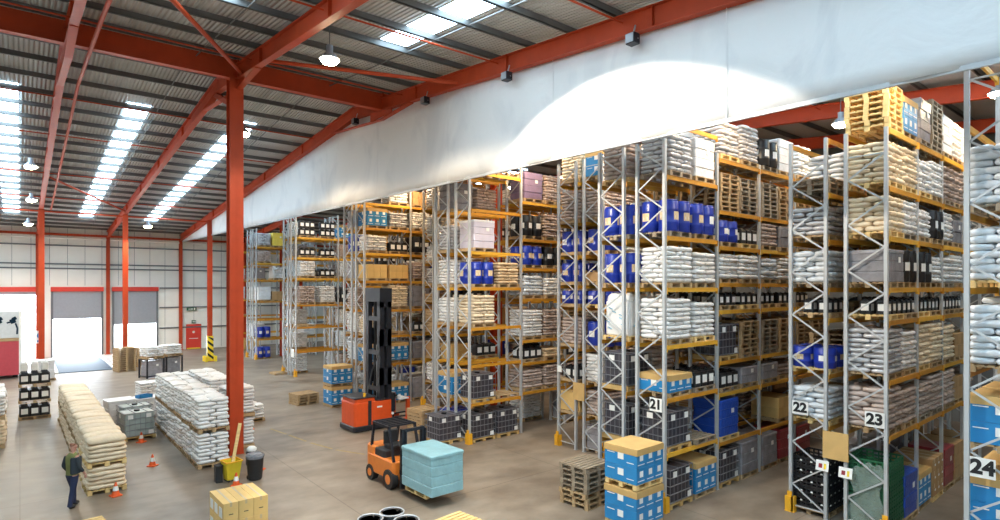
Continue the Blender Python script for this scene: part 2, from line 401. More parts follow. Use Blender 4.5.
# ------------------------------------------------------------------ words for labels
ORD = ['first', 'second', 'third', 'fourth', 'fifth', 'sixth', 'seventh', 'eighth', 'ninth', 'tenth', 'eleventh', 'twelfth']
def lev(i): return 'floor level' if i == 0 else ORD[i - 1] + ' shelf'
DESC = {'W': ('sack_white', 'white sacks'), 'T': ('sack_cream', 'cream sacks'), 'P': ('sack_pink', 'brownish film-wrapped sacks'), 'L': ('sack_blue', 'pale blue wrapped sacks'),
        'S': ('sack_silver', 'silver-grey wrapped sacks'), 'N': ('sack_tan', 'tan paper sacks')}
BLK = {'G': ('grey', 'grey film-wrapped block'), 'V': ('purple', 'mauve wrapped block'), 'R': ('red', 'red wrapped block'), 'U': ('blue_film', 'blue film-wrapped block'),
       'H': ('white_block', 'white film-wrapped block'), 'Y': ('yellow_block', 'yellow wrapped block'), 'A': ('lilac', 'lilac carton block')}
PAL = []       # every pallet wanted: (x, y, z, rz, material, label)
def pallet(x, y, z, rz, label, m='wood', group='pallets under loads'): PAL.append((x, y, z, rz, m, label, group))

def load(kind, x, y, z, gap, lv, place, rk, near, rz=0., pal=True):
    """one pallet place of a rack: the pallet and what stands on it"""
    if kind == '.': return
    where = f'{lv}, {place} place in, {rk}'; grp = lambda s: f'{s} on {rk}'
    pm = R.choice(('wood', 'wood', 'wood_new', 'wood_old')); zz = z + .146
    rz += R.uniform(-.012, .012); x += R.uniform(-.005, .005); y += R.uniform(-.03, .03)
    room = gap - .42
    if kind in 'MmO':
        n = max(2, min({'M': 12, 'm': 3, 'O': 8}[kind], int((gap - .3) / .15))); pm = 'wood_new' if kind == 'O' else R.choice(('wood', 'wood_old'))
        for i in range(n):
            PAL.append((x + R.uniform(-.02, .02), y + R.uniform(-.02, .02), z + i * .146, rz + R.uniform(-.02, .02), pm,
                        f'empty pallet {"at the bottom" if i == 0 else "on top" if i == n - 1 else ORD[i] + " up"} of its pile, {where}', grp('empty pallets')))
        return
    what = {'E': 'nothing', 'b': 'blue drums', 'q': 'blue drums', 'B': 'blue drums', 'D': 'black drums', 'K': 'black jerrycans', 'I': 'a bulk container', 'C': 'blue cartons', 'c': 'blue cartons', 'X': 'brown cartons', 'x': 'brown cartons',
            'F': 'a white bulk bag', 'J': 'black crates', 'g': 'green crates'}.get(kind) or (DESC.get(kind) or BLK.get(kind))[1]
    if kind != 'I': pallet(x, y, z, rz, f'pallet under {what}, {where}', pm)
    if kind == 'E': return
    if kind in DESC:
        m, d = DESC[kind]; h = .135 if kind != 'L' else .15
        n = max(3, min(9, int((gap - .3) / (h * .93)))) if gap > 1 else 3
        if n > 6 and R.random() < .5: n -= 1
        sack_load(m, n, h, (x, y, zz), rz, f'{d}, {where}', grp(d), near)
    elif kind in BLK:
        m, d = BLK[kind]; h = min(1.15, max(.45, room)); h = round(h * R.choice((1, .92)), 1)
        block((x, y, zz), rz, f'{d}, {where}', grp(d), m, h)
    elif kind in 'bBDq':
        m = 'black' if kind == 'D' else 'drum_blue'; tiers = 2 if kind == 'B' and gap > 1.9 else 1
        hh = .56 if kind == 'q' else min(.88, max(.5, room / tiers)); col = 'black' if kind == 'D' else 'blue'
        for t in range(tiers):
            for i, (dx, dy) in enumerate(((-.29, -.29), (.29, -.29), (-.29, .29), (.29, .29))):
                drum((x + dx, y + dy, zz + t * hh * 1.01), rz + R.choice((0, .2, -.2)), f'{("outer" if dy < 0 else "inner")} {("near" if dx < 0 else "deep")} {"upper " if t else ""}{col} drum, {where}', grp(col + ' drums'), m, 'label' if kind == 'D' else R.choice(('label_tan', 'label')), h=round(hh, 2), detail=near or dy < 0)
    elif kind == 'K':
        s = 1.05 if room > .45 else .8
        for i in range(3):
            for j in range(2 if near else 1):
                can((x + (i - 1) * .37, y - .3 + j * .38, zz), rz * .5, f'{("outer" if j == 0 else "inner")} {("near", "middle", "deep")[i]} black jerrycan, {where}', grp('black jerrycans'), s, near and i == 0)
        if room > 1.2:
            for i in range(3):
                can((x + (i - 1) * .37, y - .3, zz + .53), rz * .5, f'upper {("near", "middle", "deep")[i]} black jerrycan, {where}', grp('black jerrycans'), s, near and i == 0)
    elif kind == 'I': ibc((x, y, z + .001), rz, f'dark caged bulk container, {where}', grp('bulk containers'))
    elif kind in 'Cc': carton_load((x, y, zz), rz, f'blue cartons with brown cap, {where}', grp('blue carton loads'), 1 if kind == 'c' or room < .8 else 2)
    elif kind in 'Xx': brown_load((x, y, zz), rz, f'brown carton load, {where}', grp('brown carton loads'), 1 if room < .75 or kind == 'x' else 2 if room < 1.1 or R.random() < .4 else 3, R.choice(('carton', 'carton', 'carton_y')), near)
    elif kind == 'F': bulk_bag((x, y, zz), rz, f'white bulk bag with printed marks, {where}', grp('bulk bags'))
    elif kind in 'Jg':
        col = 'black' if kind == 'J' else 'green'
        for i in range(6 if kind == 'g' else 5):
            def cr(m='black' if kind == 'J' else 'green'):
                b = MB().box(-.56, .56, -.48, .48, 0, .02)
                for q in range(9):
                    X = -.56 + q * .14; b.box(X - .02, X + .02, -.5, -.47, 0, .27); b.box(X - .02, X + .02, .47, .5, 0, .27)
                for q in range(8):
                    Y = -.48 + q * .137; b.box(-.58, -.55, Y - .02, Y + .02, 0, .27); b.box(.55, .58, Y - .02, Y + .02, 0, .27)
                for zc in (.03, .12, .23): b.box(-.57, .57, -.49, -.475, zc, zc + .05).box(-.57, .57, .475, .49, zc, zc + .05).box(-.575, -.555, -.49, .49, zc, zc + .05).box(.555, .575, -.49, .49, zc, zc + .05)
                return b.mesh('crate', m)
            o = tag(ob('crate', cached(('crate', kind), cr), None, (x + .05, y, zz + i * .275), rz + R.uniform(-.02, .02)), f'{col} slatted crate, {ORD[i]} up in its pile, {where}', 'crate', grp(col + ' crates'))
            if kind == 'J': ob('tag', cached('crtag', lambda: [b := MB(), [b.box(X - .03, X + .03, -.505, -.5, .16, .2) for X in (-.42, -.14, .14, .42)], [b.box(-.585, -.58, Y - .03, Y + .03, .16, .2) for Y in (-.34, -.07, .2)], b.mesh('tag', 'label')][-1]), o)
        if kind == 'g':
            def fw():
                b = MB(); nu, nv = 16, 18; r = random.Random(5)
                for side in (0, 1):
                    for j in range(nv + 1):
                        v = j / nv
                        for i in range(nu + 1):
                            u = i / nu; hw = .40 + .05 * math.sin(6 * v + 1) - .04 * math.sin(13 * v); top = 1.62 + .10 * math.sin(5 * u) + .05 * math.sin(17 * u)
                            xx = -.60 - .02 * (1 - v) - .02 * math.sin(11 * u + 3 * v) - .012 * math.sin(23 * u - 5 * v + 1) - .01 * math.sin(17 * v + 9 * u)
                            b.v.append((xx + (0 if side == 0 else .015), -.02 + (u - .5) * 2 * hw * (1 - .12 * v), .01 + top * v))
                n = (nu + 1) * (nv + 1)
                for j in range(nv):
                    for i in range(nu):
                        q = j * (nu + 1) + i
                        b.f.append((q, q + nu + 1, q + nu + 2, q + 1)); b.f.append((n + q, n + q + 1, n + q + nu + 2, n + q + nu + 1)); b.m += [0, 0]; b.sm += [True, True]
                ed = [i for i in range(nu + 1)] + [j * (nu + 1) + nu for j in range(1, nu + 1 + 2)] 
                return b.mesh('film_sheet', 'film')
            tag(ob('film_sheet', fw(), None, (x, y, z), 0), f'crumpled clear film hanging against the green crates, {where}', 'plastic film')

# ------------------------------------------------------------------ racks
def rack(rk, label, x0, yr, bays, levels, H, plan, near=True, guard=0):
    """bays: widths; levels: one list per bay; plan: per bay a list of strings (level 0 = floor)"""
    root = thing('pallet_rack', label, 'pallet rack', (x0, yr, 0), 0, 'pallet racks'); D = .91
    post = cached(('post', H), lambda: MB().box(-.05, .05, -.04, .04, 0, H).box(-.06, .06, -.06, .06, 0, .012).mesh('post', 'post'))
    def brace():
        b = MB(); z = .18; s = 0; b.bar((0, .04, .18), (0, D - .04, .18), .03)
        while z + .6 < H - .05:
            a, c = (.04, D - .04) if s == 0 else (D - .04, .04)
            b.bar((0, a, z), (0, c, z + .585), .04, .025, (1, 0, 0)); z += .585; s = 1 - s
        b.bar((0, .04, z), (0, D - .04, z), .03)
        return b.mesh('upright_frame', 'post')
    bm = cached(('brace', H), brace)
    xs = [0.]
    for w in bays: xs.append(xs[-1] + w)
    for i, x in enumerate(xs):
        f = ob('upright_frame', bm, root, (x, 0, 0))
        ob('post', post, f, (0, 0, 0)); ob('post', post, f, (0, D, 0))
        if i == 0:
            gm = cached('guard', lambda: MB().box(-.13, -.06, -.11, .11, 0, .42).box(-.13, .05, -.13, -.06, 0, .42).box(-.14, .06, -.14, .12, 0, .02).box(-.1, -.062, -.06, .06, .42, .55).mesh('post_guard', 'guard'))
            ob('post_guard', gm, root, (x, guard * D, 0), label='yellow steel post guard')
    for bi, w in enumerate(bays):
        L = levels[min(bi, len(levels) - 1)]
        def bmesh_(m):
            return cached(('beam', round(w, 2), m), lambda: MB().box(.05, w - .05, -.025, .025, -.06, .06).box(.05, .065, -.045, .03, -.12, .055).box(w - .065, w - .05, -.045, .03, -.12, .055).mesh('beam', m))
        for z in L:
            m = 'beam2' if R.random() < .3 else 'beam'
            ob('beam', bmesh_(m), root, (xs[bi], -.02, z)); ob('beam', bmesh_(m), root, (xs[bi], D + .02, z))
        Z = [0.] + list(L)
        if bi < len(plan):
            for li, s in enumerate(plan[bi]):
                if li >= len(Z): break
                z0 = Z[li] + (.062 if li else .002)
                gap = (Z[li + 1] - .06 if li + 1 < len(Z) else z0 + 1.75) - z0 + .1
                for p, k in enumerate(s):
                    load(k, x0 + xs[bi] + .07 + (p + .5) * (w - .14) / len(s), yr + .455, z0, gap, lev(li), ORD[min(11, bi * 2 + p)], rk, near and bi < 2)
    return root

PL = [1.52, 3.04, 4.52, 6.12, 7.56, 9.25, 10.75]
S0 = [2.42, 3.8, 5.3, 6.12, 7.4, 8.65, 10.1]
S1 = [1.36, 2.87, 3.85, 5.42, 6.26, 7.4, 8.5, 10.1]
S2 = [1.2, 2.45, 3.8, 5.35, 6.2, 7.35, 8.6, 10.15]
Q3 = [1.65, 2.9, 3.86, 5.63, 6.95, 8.2, 9.8]
P5 = [2.1, 3.57, 4.94, 6.46, 7.9, 9.2, 10.5]
P7 = [1.67, 3.35, 4.9, 6.76, 8.2, 9.6]
def rnd(n, seed, pool='WWPTLSGXKDbM.'):
    r = random.Random(seed); return [''.join(r.choice(pool) for _ in 'ab') for _ in range(n)]

def build_racks():
    B0 = [2.45] * 5
    r = rack('rack twenty-four', 'pallet rack with number 24 plate on its end frame', 14., 1.89, [2.75, 2.7, 2.7], [PL, S0], 10.4,
         [['CC', 'CC', 'CC', 'LL', 'LL', 'LL', '..'], ['..', '..', 'WW', 'WW', 'LW', 'WW', '..', '..']], guard=1)
    sign(r, '24', (-.09, .66, 2.84), .38, .37)
    r = rack('rack twenty-three', 'pallet rack with number 23 plate on its end frame', 16.75, 4.95, B0, [S0], 10.17,
         [['gU', 'PP', 'SW', 'KK', 'GD', 'TW', 'TT', 'OC'], ['CX', 'PP', 'TT', 'KK', 'DW', 'WD', 'WW', 'GM'], ['RX', 'PX', 'TX', 'KK', 'WW', 'WG', 'PP', 'HW'], ['X.', 'P.', 'X.', 'K.', 'W.', 'S.', 'P.', 'H.']])
    sign(r, '23', (-.07, .23, 2.88), .44, .38)
    n = thing('hazard_notice', 'white notice with coloured patches, beneath cardboard panel, on post of rack twenty-three', 'notice', (16.67, 5.84, 1.40)); notice(n)
    r = rack('rack twenty-two', 'pallet rack with number 22 plate on its end frame', 16.75, 6.35, B0, [S0], 10.17,
         [['JG', 'LX', 'qM', 'KM', 'LL', 'SS', 'mL', '..'], ['XG', 'WP', 'MM', 'KK', 'WD', 'DG', 'PT', '..'], ['GG', 'XP', 'MG', 'K.', 'DW', 'WP', 'GT', 'H.'], ['X.', 'PX', 'GM', 'K.', 'G.', 'DP', 'X.', '..']], guard=1)
    sign(r, '22', (-.07, .63, 2.90), .42, .36)
    n = thing('hazard_notice', 'white notice with coloured patches, beneath cardboard panel, on post of rack twenty-two', 'notice', (16.67, 6.40, 1.46)); notice(n)
    def cp():
        b = MB(); b.box(-.015, .015, -.30, .30, -.36, .36)
        b.box(-.02, .02, -.31, -.29, -.36, .36).box(-.02, .02, .29, .31, -.36, .36)
        return b.mesh('cardboard_panel', 'cap')
    tag(ob('cardboard_panel', cp(), None, (16.66, 6.08, 2.04)), 'brown cardboard panel tied across posts between racks twenty-two and twenty-three', 'cardboard')
    B1 = [2.75, 2.7, 2.7, 2.7]
    r = rack('rack twenty-one', 'pallet rack with number 21 plate on its end frame', 14., 9.48, B1, [PL, S1], 10.3,
         [['IC', 'IE', 'cK', 'WW', 'WW', 'BB', 'SH', '..'], ['IG', 'U.', 'KG', 'IM', 'KK', 'WW', 'bK', 'MM', 'SS'], ['GR', '.X', 'GP', 'MM', 'KK', 'LW', 'PG', 'MM', 'DH'], ['R.', 'X.', 'PP', 'MM', 'K.', 'WW', 'G.', 'M.', 'L.']])
    sign(r, '21', (-.07, .23, 2.92), .40, .37)
    rack('rack backing twenty-one', 'pallet rack standing directly behind rack twenty-one, end frame unnumbered', 14., 10.87, B1, [PL, S1], 10.3,
         [['II', 'IP', 'IP', 'FW', 'bW', 'bW', 'PL', '..'], ['GX', 'XG', 'KP', 'PG', 'KK', 'WD', 'bG', 'MM', 'H.'], ['XG', 'GP', 'KP', 'MX', 'K.', 'DW', 'GP', 'MX', 'S.'], ['XX', 'GX', 'K.', 'MP', '..', 'DG', 'P.', 'X.', '..']], guard=1)
    B2 = [2.7] * 3
    a = 'one aisle past twenty-one'
    rack('near rack ' + a, 'front one of the paired pallet racks one aisle past rack twenty-one', 16.75, 13.95, B2, [S2], 11.,
         [['GW', 'PW', 'WK', 'bP', 'bX', 'XW', 'bW', 'PP', 'CH'], rnd(9, 4), rnd(9, 5)])
    r = rack('back rack ' + a, 'rear one of the paired pallet racks one aisle past rack twenty-one', 16.75, 15.27, B2, [S2], 11.,
         [['.W', 'XG', 'KP', 'PW', 'bK', 'bW', 'bW', 'PP', 'TW'], rnd(9, 14), rnd(9, 15)], guard=1)
    ob('card_sign', MB().box(-.012, 0, -.11, .11, -.12, .12).mesh('card_sign', 'label'), r, (-.06, .80, 3.0), label='small white card sign')
    tag(ob('cardboard_panel', MB().box(-.015, .015, -.27, .27, -.33, .33).box(-.02, .02, -.28, -.26, -.33, .33).mesh('cardboard_panel', 'cap'), None, (16.66, 15.05, 2.25)), 'brown cardboard panel across the end posts one aisle past rack twenty-one', 'cardboard')
    a = 'two aisles past twenty-one'
    rack('near rack ' + a, 'front one of the paired pallet racks two aisles past rack twenty-one', 14.15, 18.55, [2.75, 2.7, 2.7], [PL, Q3], 11.4,
         [['II', 'IE', '..', 'T.', 'bN', 'A.', '..', 'TE'], ['..', 'PP', 'KN', 'WP', 'LW', 'bD', 'DP', 'VP'], ['G.', 'PW', 'K.', 'MW', 'PW', 'b.', 'DW', 'SW']], near=True)
    rack('back rack ' + a, 'rear one of the paired pallet racks two aisles past rack twenty-one', 14.15, 20.0, [2.75, 2.7, 2.7], [PL, Q3], 11.4,
         [['b.', 'C.', '.K', 'W.', 'W.', 'S.', 'GP', 'GT'], ['.W', '.X', '.K', '.P', '.D', '.L', '.P', '.S']], near=False, guard=1)
    a = 'three aisles past twenty-one'
    rack('near rack ' + a, 'front one of the paired pallet racks three aisles past rack twenty-one', 16.75, 23.6, B2, [S2], 11.2,
         [['.W', 'GX', 'XK', 'GW', 'KD', 'PT', '.W', 'TP', 'XS'], rnd(9, 21)], near=False)
    rack('back rack ' + a, 'rear one of the paired pallet racks three aisles past rack twenty-one', 16.75, 24.95, B2, [S2], 11.2, [rnd(9, 22)], near=False, guard=1)
    a = 'four aisles past twenty-one'
    rack('near rack ' + a, 'front one of the paired pallet racks four aisles past rack twenty-one', 14.3, 27.65, [2.75, 2.7, 2.7], [P5], 11.8,
         [['CC', 'CC', 'TE', '.T', 'XX', 'WK', 'CS', '.L'], ['GG', 'GG', 'KX', 'GP', 'Pb', 'DD', 'WW', 'XX'], rnd(8, 31)], near=False)
    rack('back rack ' + a, 'rear one of the paired pallet racks four aisles past rack twenty-one', 14.3, 29.05, [2.75, 2.7, 2.7], [P5], 11.8,
         [['L.', 'LW', 'W.', 'P.', 'GK', 'b.', 'GW', 'L.'], rnd(8, 32)], near=False, guard=1)
    a = 'five aisles past twenty-one'
    rack('near rack ' + a, 'front one of the paired pallet racks five aisles past rack twenty-one', 16.75, 33., B2, [S2], 11.4, [rnd(9, 41), rnd(9, 42)], near=False)
    a = 'six aisles past twenty-one'
    r = rack('near rack ' + a, 'front one of the paired pallet racks six aisles past rack twenty-one', 15.6, 40.2, [3.1, 2.7, 2.7], [P7], 11.4,
         [['..', '..', 'E.', 'PW', 'WK', 'KK', 'KK'], ['PW', 'LP', 'W.', 'DK', 'LW', 'P.', 'CL'], rnd(7, 51)], near=False)
    ob('card_sign', MB().box(-.012, 0, -.28, .28, -.3, .3).mesh('card_sign', 'label'), r, (-.06, .45, 1.6), label='white board on the end frame')
    rack('back rack ' + a, 'rear one of the paired pallet racks six aisles past rack twenty-one', 15.6, 41.6, [3.1, 2.7, 2.7], [P7], 11.4, [['L.', 'W.', 'W.', 'P.', 'LK', 'S.', 'W.'], rnd(7, 52)], near=False, guard=1)
    a = 'seven aisles past twenty-one'
    rack('near rack ' + a, 'front one of the paired pallet racks seven aisles past rack twenty-one', 16.7, 51.9, [2.6, 2.7, 2.7], [P7], 11.2,
         [['b.', 'b.', '..', 'HX', '.W', 'P.', 'SY'], ['..', '.W', 'P.', 'WK', 'D.', 'WW', 'XL']], near=False)
    rack('back rack ' + a, 'rear one of the paired pallet racks seven aisles past rack twenty-one', 16.7, 53.35, [2.6, 2.7, 2.7], [P7], 11.2, [['..', 'W.', '..', 'H.', 'G.', 'P.', 'S.']], near=False, guard=1)
    rack('rack beside the end wall', 'sparse pallet rack standing beside the pale end wall', 17., 60., [2.7, 2.7], [P7], 8.2, [['XX', '..', 'E.', 'H.', 'W.']], near=False)

def sign(r, txt, loc, w, h):
    p = ob('number_plate', MB().box(-.012, 0, -w / 2, w / 2, -h / 2, h / 2).mesh('number_plate', 'label'), r, loc, label='white number plate')
    c = bpy.data.curves.new('digits', 'FONT'); c.body = txt; c.size = h * .98; c.extrude = .002; c.offset = .016; c.align_x = 'CENTER'; c.align_y = 'CENTER'; c.materials.append(MT['black'])
    tmp = bpy.data.objects.new('digits_text', c); COL.objects.link(tmp); me = bpy.data.meshes.new_from_object(tmp.evaluated_get(bpy.context.evaluated_depsgraph_get())); bpy.data.objects.remove(tmp)
    o = ob('digits', me, p, (-.016, 0, 0)); o.rotation_euler = (PI / 2, 0, -PI / 2); o['label'] = 'black digits'
def notice(n):
    ob('sheet', cached('nsheet', lambda: MB().add([(-.06, .16, -.13), (-.06, -.16, -.13), (.0, -.16, .13), (.0, .16, .13), (-.05, .16, -.13), (-.05, -.16, -.13), (.01, -.16, .13), (.01, .16, .13)], [(0, 1, 2, 3), (7, 6, 5, 4), (0, 4, 5, 1), (1, 5, 6, 2), (2, 6, 7, 3), (3, 7, 4, 0)]).mesh('sheet', 'label')), n)
    ob('patch', cached('npr', lambda: MB().add([(-.045, .09, -.06), (-.045, .0, -.06), (-.022, .0, .05), (-.022, .09, .05)], [(0, 1, 2, 3)]).mesh('patch', 'red')), n, label='red patch')
    ob('patch', cached('npy', lambda: MB().add([(-.05, -.04, -.08), (-.05, -.1, -.08), (-.02, -.1, .06), (-.02, -.04, .06)], [(0, 1, 2, 3)]).mesh('patch', 'yellow')), n, label='yellow patch')
build_racks()

# ------------------------------------------------------------------ the building (its own axes, turned a little from the racks)
BR = -.02
def W(x, y, z=0): return (x * math.cos(BR) - y * math.sin(BR), x * math.sin(BR) + y * math.cos(BR), z)
RIDGE, UTOP, PITCH = 26., 14.15, .087
def U(y): return UTOP - PITCH * abs(y - RIDGE)
Y0, Y1, X0, X1 = -8., 65.3, -10., 33.5
ROWS = [-9.5, -4.1, 1.2, 6.3, 12.3, 18.3, 24.3, 30.3]
def st(name, b, *m, label=None):
    o = struct(name, b.mesh(name, *m), (0, 0, 0), BR)
    if label: o['label'] = label; o['category'] = name.replace('_', ' ')
    return o

MT_faded = mat('faded_line_paint', (.36, .27, .13), .7, var=.3, vs=3)
def build_hall():
    st('floor', MB().box(X0 - .3, X1 + .3, Y0 - .3, Y1 + .4, -.2, 0), 'floor')
    o = st('ground_outside', MB().box(-40, 60, Y1 + .4, 130, -.22, -.01), 'clad'); o.name = 'ground'
    b = MB()
    for ya, yb in ((Y0 - .4, RIDGE), (RIDGE, Y1 + .4)):
        za, zb = U(ya) + .77, U(yb) + .77
        b.add([(x, y, z + d) for d in (0, .1) for y, z in ((ya, za), (yb, zb)) for x in (X0 - .3, X1 + .3)], [(0, 2, 3, 1), (4, 5, 7, 6), (0, 1, 5, 4), (2, 6, 7, 3), (0, 4, 6, 2), (1, 3, 7, 5)])
    st('ceiling', b, 'deck')
    n = 0
    for xc in (-6.4, -.5, 4.2, 8.85, 15.3, 21.3, 27.3):
        for ya, yb in ((-7., 17.), (31., 60.)):
            if (xc == 27.3 and ya < 0) or (xc == 21.3 and ya > 0): continue
            if xc == 8.85 and ya < 0: xc2 = 9.4
            else: xc2 = xc
            n += 1; w = .46
            m = MB().add([(x, y, U(y) + .745 + d) for d in (0, .02) for y in (ya, yb) for x in (xc2 - w, xc2 + w)], [(0, 2, 3, 1), (4, 5, 7, 6), (0, 1, 5, 4), (2, 6, 7, 3), (0, 4, 6, 2), (1, 3, 7, 5)])
            st(f'window_{n}', m, 'sky_panel')
    y = Y0 + .6
    while y < Y1:
        b = MB().box(X0, X1, y - .03, y + .03, U(y) + .56, U(y) + .74).box(X0, X1, y - .03, y + .07, U(y) + .56, U(y) + .575)
        st('purlin', b, 'purlin'); y += 1.75
    for y in (9.5, 14.7, 21., 30.5, 36., 44., 51.):
        st('pipe', MB().cyl((X0, y + .5, U(y) + .44), (X1, y + .5, U(y) + .44), .03, n=8), 'steel_red')
    for x in (4.9, 9.9, 16.3):
        st('sag_rod', MB().bar((x, 2, U(2) + .58), (x, 26, U(26) + .58), .03).bar((x, 26, U(26) + .58), (x, 62, U(62) + .58), .03), 'purlin')
    for x in ROWS:
        b = MB()
        for ya, yb in ((Y0, RIDGE), (RIDGE, Y1 - .1)):
            a = (x, ya, U(ya)); c = (x, yb, U(yb))
            for dz, w, h in ((.012, .24, .024), (.55, .24, .024), (.28, .02, .54)):
                b.bar((a[0], a[1], a[2] + dz), (c[0], c[1], c[2] + dz), w, h)
            for k in range(1, 6):
                t = ya + (yb - ya) * k / 6; b.box(x - .11, x + .11, t - .006, t + .006, U(t) + .02, U(t) + .54)
        b.bar((x, RIDGE - 5.2, U(RIDGE - 5.2) - .02), (x, RIDGE - 2.7, U(RIDGE) - .62), .22, .03).bar((x, RIDGE - 2.7, U(RIDGE) - .62), (x, RIDGE + 2.2, U(RIDGE + 2.2) - .02), .22, .03)
        b.box(x - .01, x + .01, RIDGE - 3.6, RIDGE - 1.6, U(RIDGE) - .5, U(RIDGE) - .05)
        st('rafter', b, 'steel_red')
    gy = 23.3; b = MB().box(X0, X1, gy - .15, gy + .15, 13.93, 13.96).box(X0, X1, gy - .15, gy + .15, 14.72, 14.75).box(X0, X1, gy - .012, gy + .012, 13.95, 14.73)
    for x in ROWS: b.box(x - .012, x + .012, gy - .14, gy + .14, 13.95, 14.73)
    st('girder', b, 'steel_red')
    b = MB()
    for p, q in zip(((9.02, 26.15), (9.22, 24.5), (9.42, 22.75), (9.75, 21.15)), ((9.2, 24.75), (9.38, 23.1), (9.7, 21.4), (10.3, 19.9))): b.bar((*p, .002), (*q, .002), .10, .004)
    o = struct('trim_8', b.mesh('trim_8', MT_faded)); o['label'] = 'faded yellow floor line'
    def col(x, y, h, w=.34):
        b = MB().box(x - w / 2, x + w / 2, y - w / 2, y - w / 2 + .025, 0, h).box(x - w / 2, x + w / 2, y + w / 2 - .025, y + w / 2, 0, h).box(x - .012, x + .012, y - w / 2, y + w / 2, 0, h).box(x - .26, x + .26, y - .26, y + .26, 0, .03)
        st('column', b, 'steel_red')
    for x in (6.22, 18.72, 30.3): col(x, gy, 13.94, .48 if x < 7 else .44)
    for x in ROWS[2:]: col(x, 53.5, U(53.5) + .02)
    for x in ROWS[2:]: col(x, Y1 - .3, U(Y1 - .3) + .1, .28)
    st('tie_beam', MB().cyl((X0, 53.5, U(53.5) - .12), (12.3, 53.5, U(53.5) - .12), .06, n=8), 'steel_red')
    st('eave_beam', MB().box(X0, X1, Y1 - .5, Y1 - .2, U(Y1) + .02, U(Y1) + .22), 'steel_red')
    for a, c in (((6.4, 22.8), (1.4, 14.)), ((6.4, 20.2), (12.2, 17.4)), ((18.4, 20), (12.4, 10)), ((6.4, 53), (1.4, 44))):
        st('roof_brace', MB().cyl((a[0], a[1], U(a[1]) + .12), (c[0], c[1], U(c[1]) + .12), .07, n=8), 'steel_red')
    for s in (-1, 1): pass
    st('knee_brace', MB().bar((6.3, 23.5, 13.0), (6.3, 26.4, U(26.4) + .05), .18, .2), 'steel_red')
    b = MB()
    for k in range(7):
        ya, yb = -6 + k * 8.4, -6 + (k + 1) * 8.4; b.cyl((1.72, ya, U(ya) - .1), (1.72, yb, U(yb) - .1), .06, n=8)
    st('rain_pipe', b, 'steel_red')
    # walls
    b = MB(); t0, t1 = Y1, Y1 + .2; top = 11.9; O = [(-2.6, 1.22), (2.19, 5.87), (6.72, 10.3)]; DH = 5.95
    xs = [X0] + [v for o in O for v in o] + [X1]
    for i in range(0, len(xs), 2): b.box(xs[i], xs[i + 1], t0, t1, 0, DH)
    b.box(X0, X1, t0, t1, DH, top)
    x = X0 + .5
    while x < X1:
        z = DH + .4
        if x > 10.4: z = .1
        b.box(x - .012, x + .012, t0 - .02, t0, z, top, 1); x += 1.28
    st('wall_far', b, 'clad', 'rail')
    st('wall_left', MB().box(X0 - .2, X0, Y0, Y1, 0, 15), 'clad'); st('wall_right', MB().box(X1, X1 + .2, Y0, Y1, 0, 15), 'rail')  # right wall coloured dark to stand for the shade deep behind the racks
    st('wall_near', MB().box(X0, X1, Y0 - .2, Y0, 0, 15), 'clad')
    for i, (z, xa) in enumerate(((8.25, X0), (7.85, X0), (9.9, X0), (4.2, 10.5), (2.2, 10.5), (6.1, 10.5))):
        st(f'trim_{i + 1}', MB().box(xa, X1, Y1 - .12, Y1 - .02, z - .06, z + .06), 'rail')
    st('trim_7', MB().cyl((X0, Y1 - .35, 10.55), (X1, Y1 - .35, 10.55), .09, n=10), 'clad')
    for i, ((xa, xb), hz) in enumerate(zip(O, (5.5, 3.35, 2.7))):
        d = st(f'door_{i + 1}', MB().box(xa - .1, xb + .1, Y1 - .3, Y1 - .02, 5.8, 6.2), 'door_red')
        b = MB(); z = hz
        while z < 5.8: b.box(xa, xb, Y1 - .12, Y1 - .09, z, z + .09).box(xa, xb, Y1 - .11, Y1 - .095, z + .09, z + .105); z += .105
        struct('shutter', b.mesh('shutter', 'shutter'), parent=d)
        for x in (xa, xb): struct('guide', MB().box(x - .08, x + .08, Y1 - .2, Y1 - .02, 0, 5.8).mesh('guide', 'rail'), parent=d)
    # fire door and exit signs
    d = thing('fire_door', 'red fire door with yellow sill in the pale end wall', 'door', W(13.5, Y1 - .02), BR)
    ob('leaf', MB().box(-.55, .55, -.06, 0, .12, 2.35).mesh('leaf', 'door_red'), d); ob('frame', MB().box(-.68, -.55, -.08, 0, 0, 2.48).box(.55, .68, -.08, 0, 0, 2.48).box(-.68, .68, -.08, 0, 2.35, 2.48).mesh('frame', 'door_red'), d)
    ob('push_bar', MB().bar((-.4, -.1, 1.05), (.4, -.1, 1.05), .05).mesh('push_bar', 'label'), d); ob('sign', MB().cyl((0, -.06, 1.7), (0, -.07, 1.7), .12, n=12).mesh('sign', 'label'), d); ob('sill', MB().box(-.6, .6, -.1, 0, 0, .12).mesh('sill', 'yellow'), d)
    for x, z, w, lb in ((13.3, 4.0, .9, 'wide green exit sign on the rail above the red fire door'), (13.5, 2.72, .4, 'small green exit sign just over the red fire door')):
        s = thing('exit_sign', lb, 'sign', W(x, Y1 - .16, z), BR)
        ob('panel', MB().box(-w / 2, w / 2, -.03, 0, -.16, .16).mesh('panel', 'green'), s)
        b = MB().bar((-w * .32, -.034, 0), (0, -.034, 0), .01, .06).add([(0, -.036, .1), (0, -.036, -.1), (w * .14, -.036, 0)], [(0, 1, 2)]).box(w * .22, w * .36, -.036, -.03, -.1, .1)
        ob('pictogram', b.mesh('pictogram', 'label'), s)
    # curtain: a long tarpaulin hung below the rafter line
    b = MB(); ny = 180
    def zb(y): return 9.90 + .0125 * (y - 2)
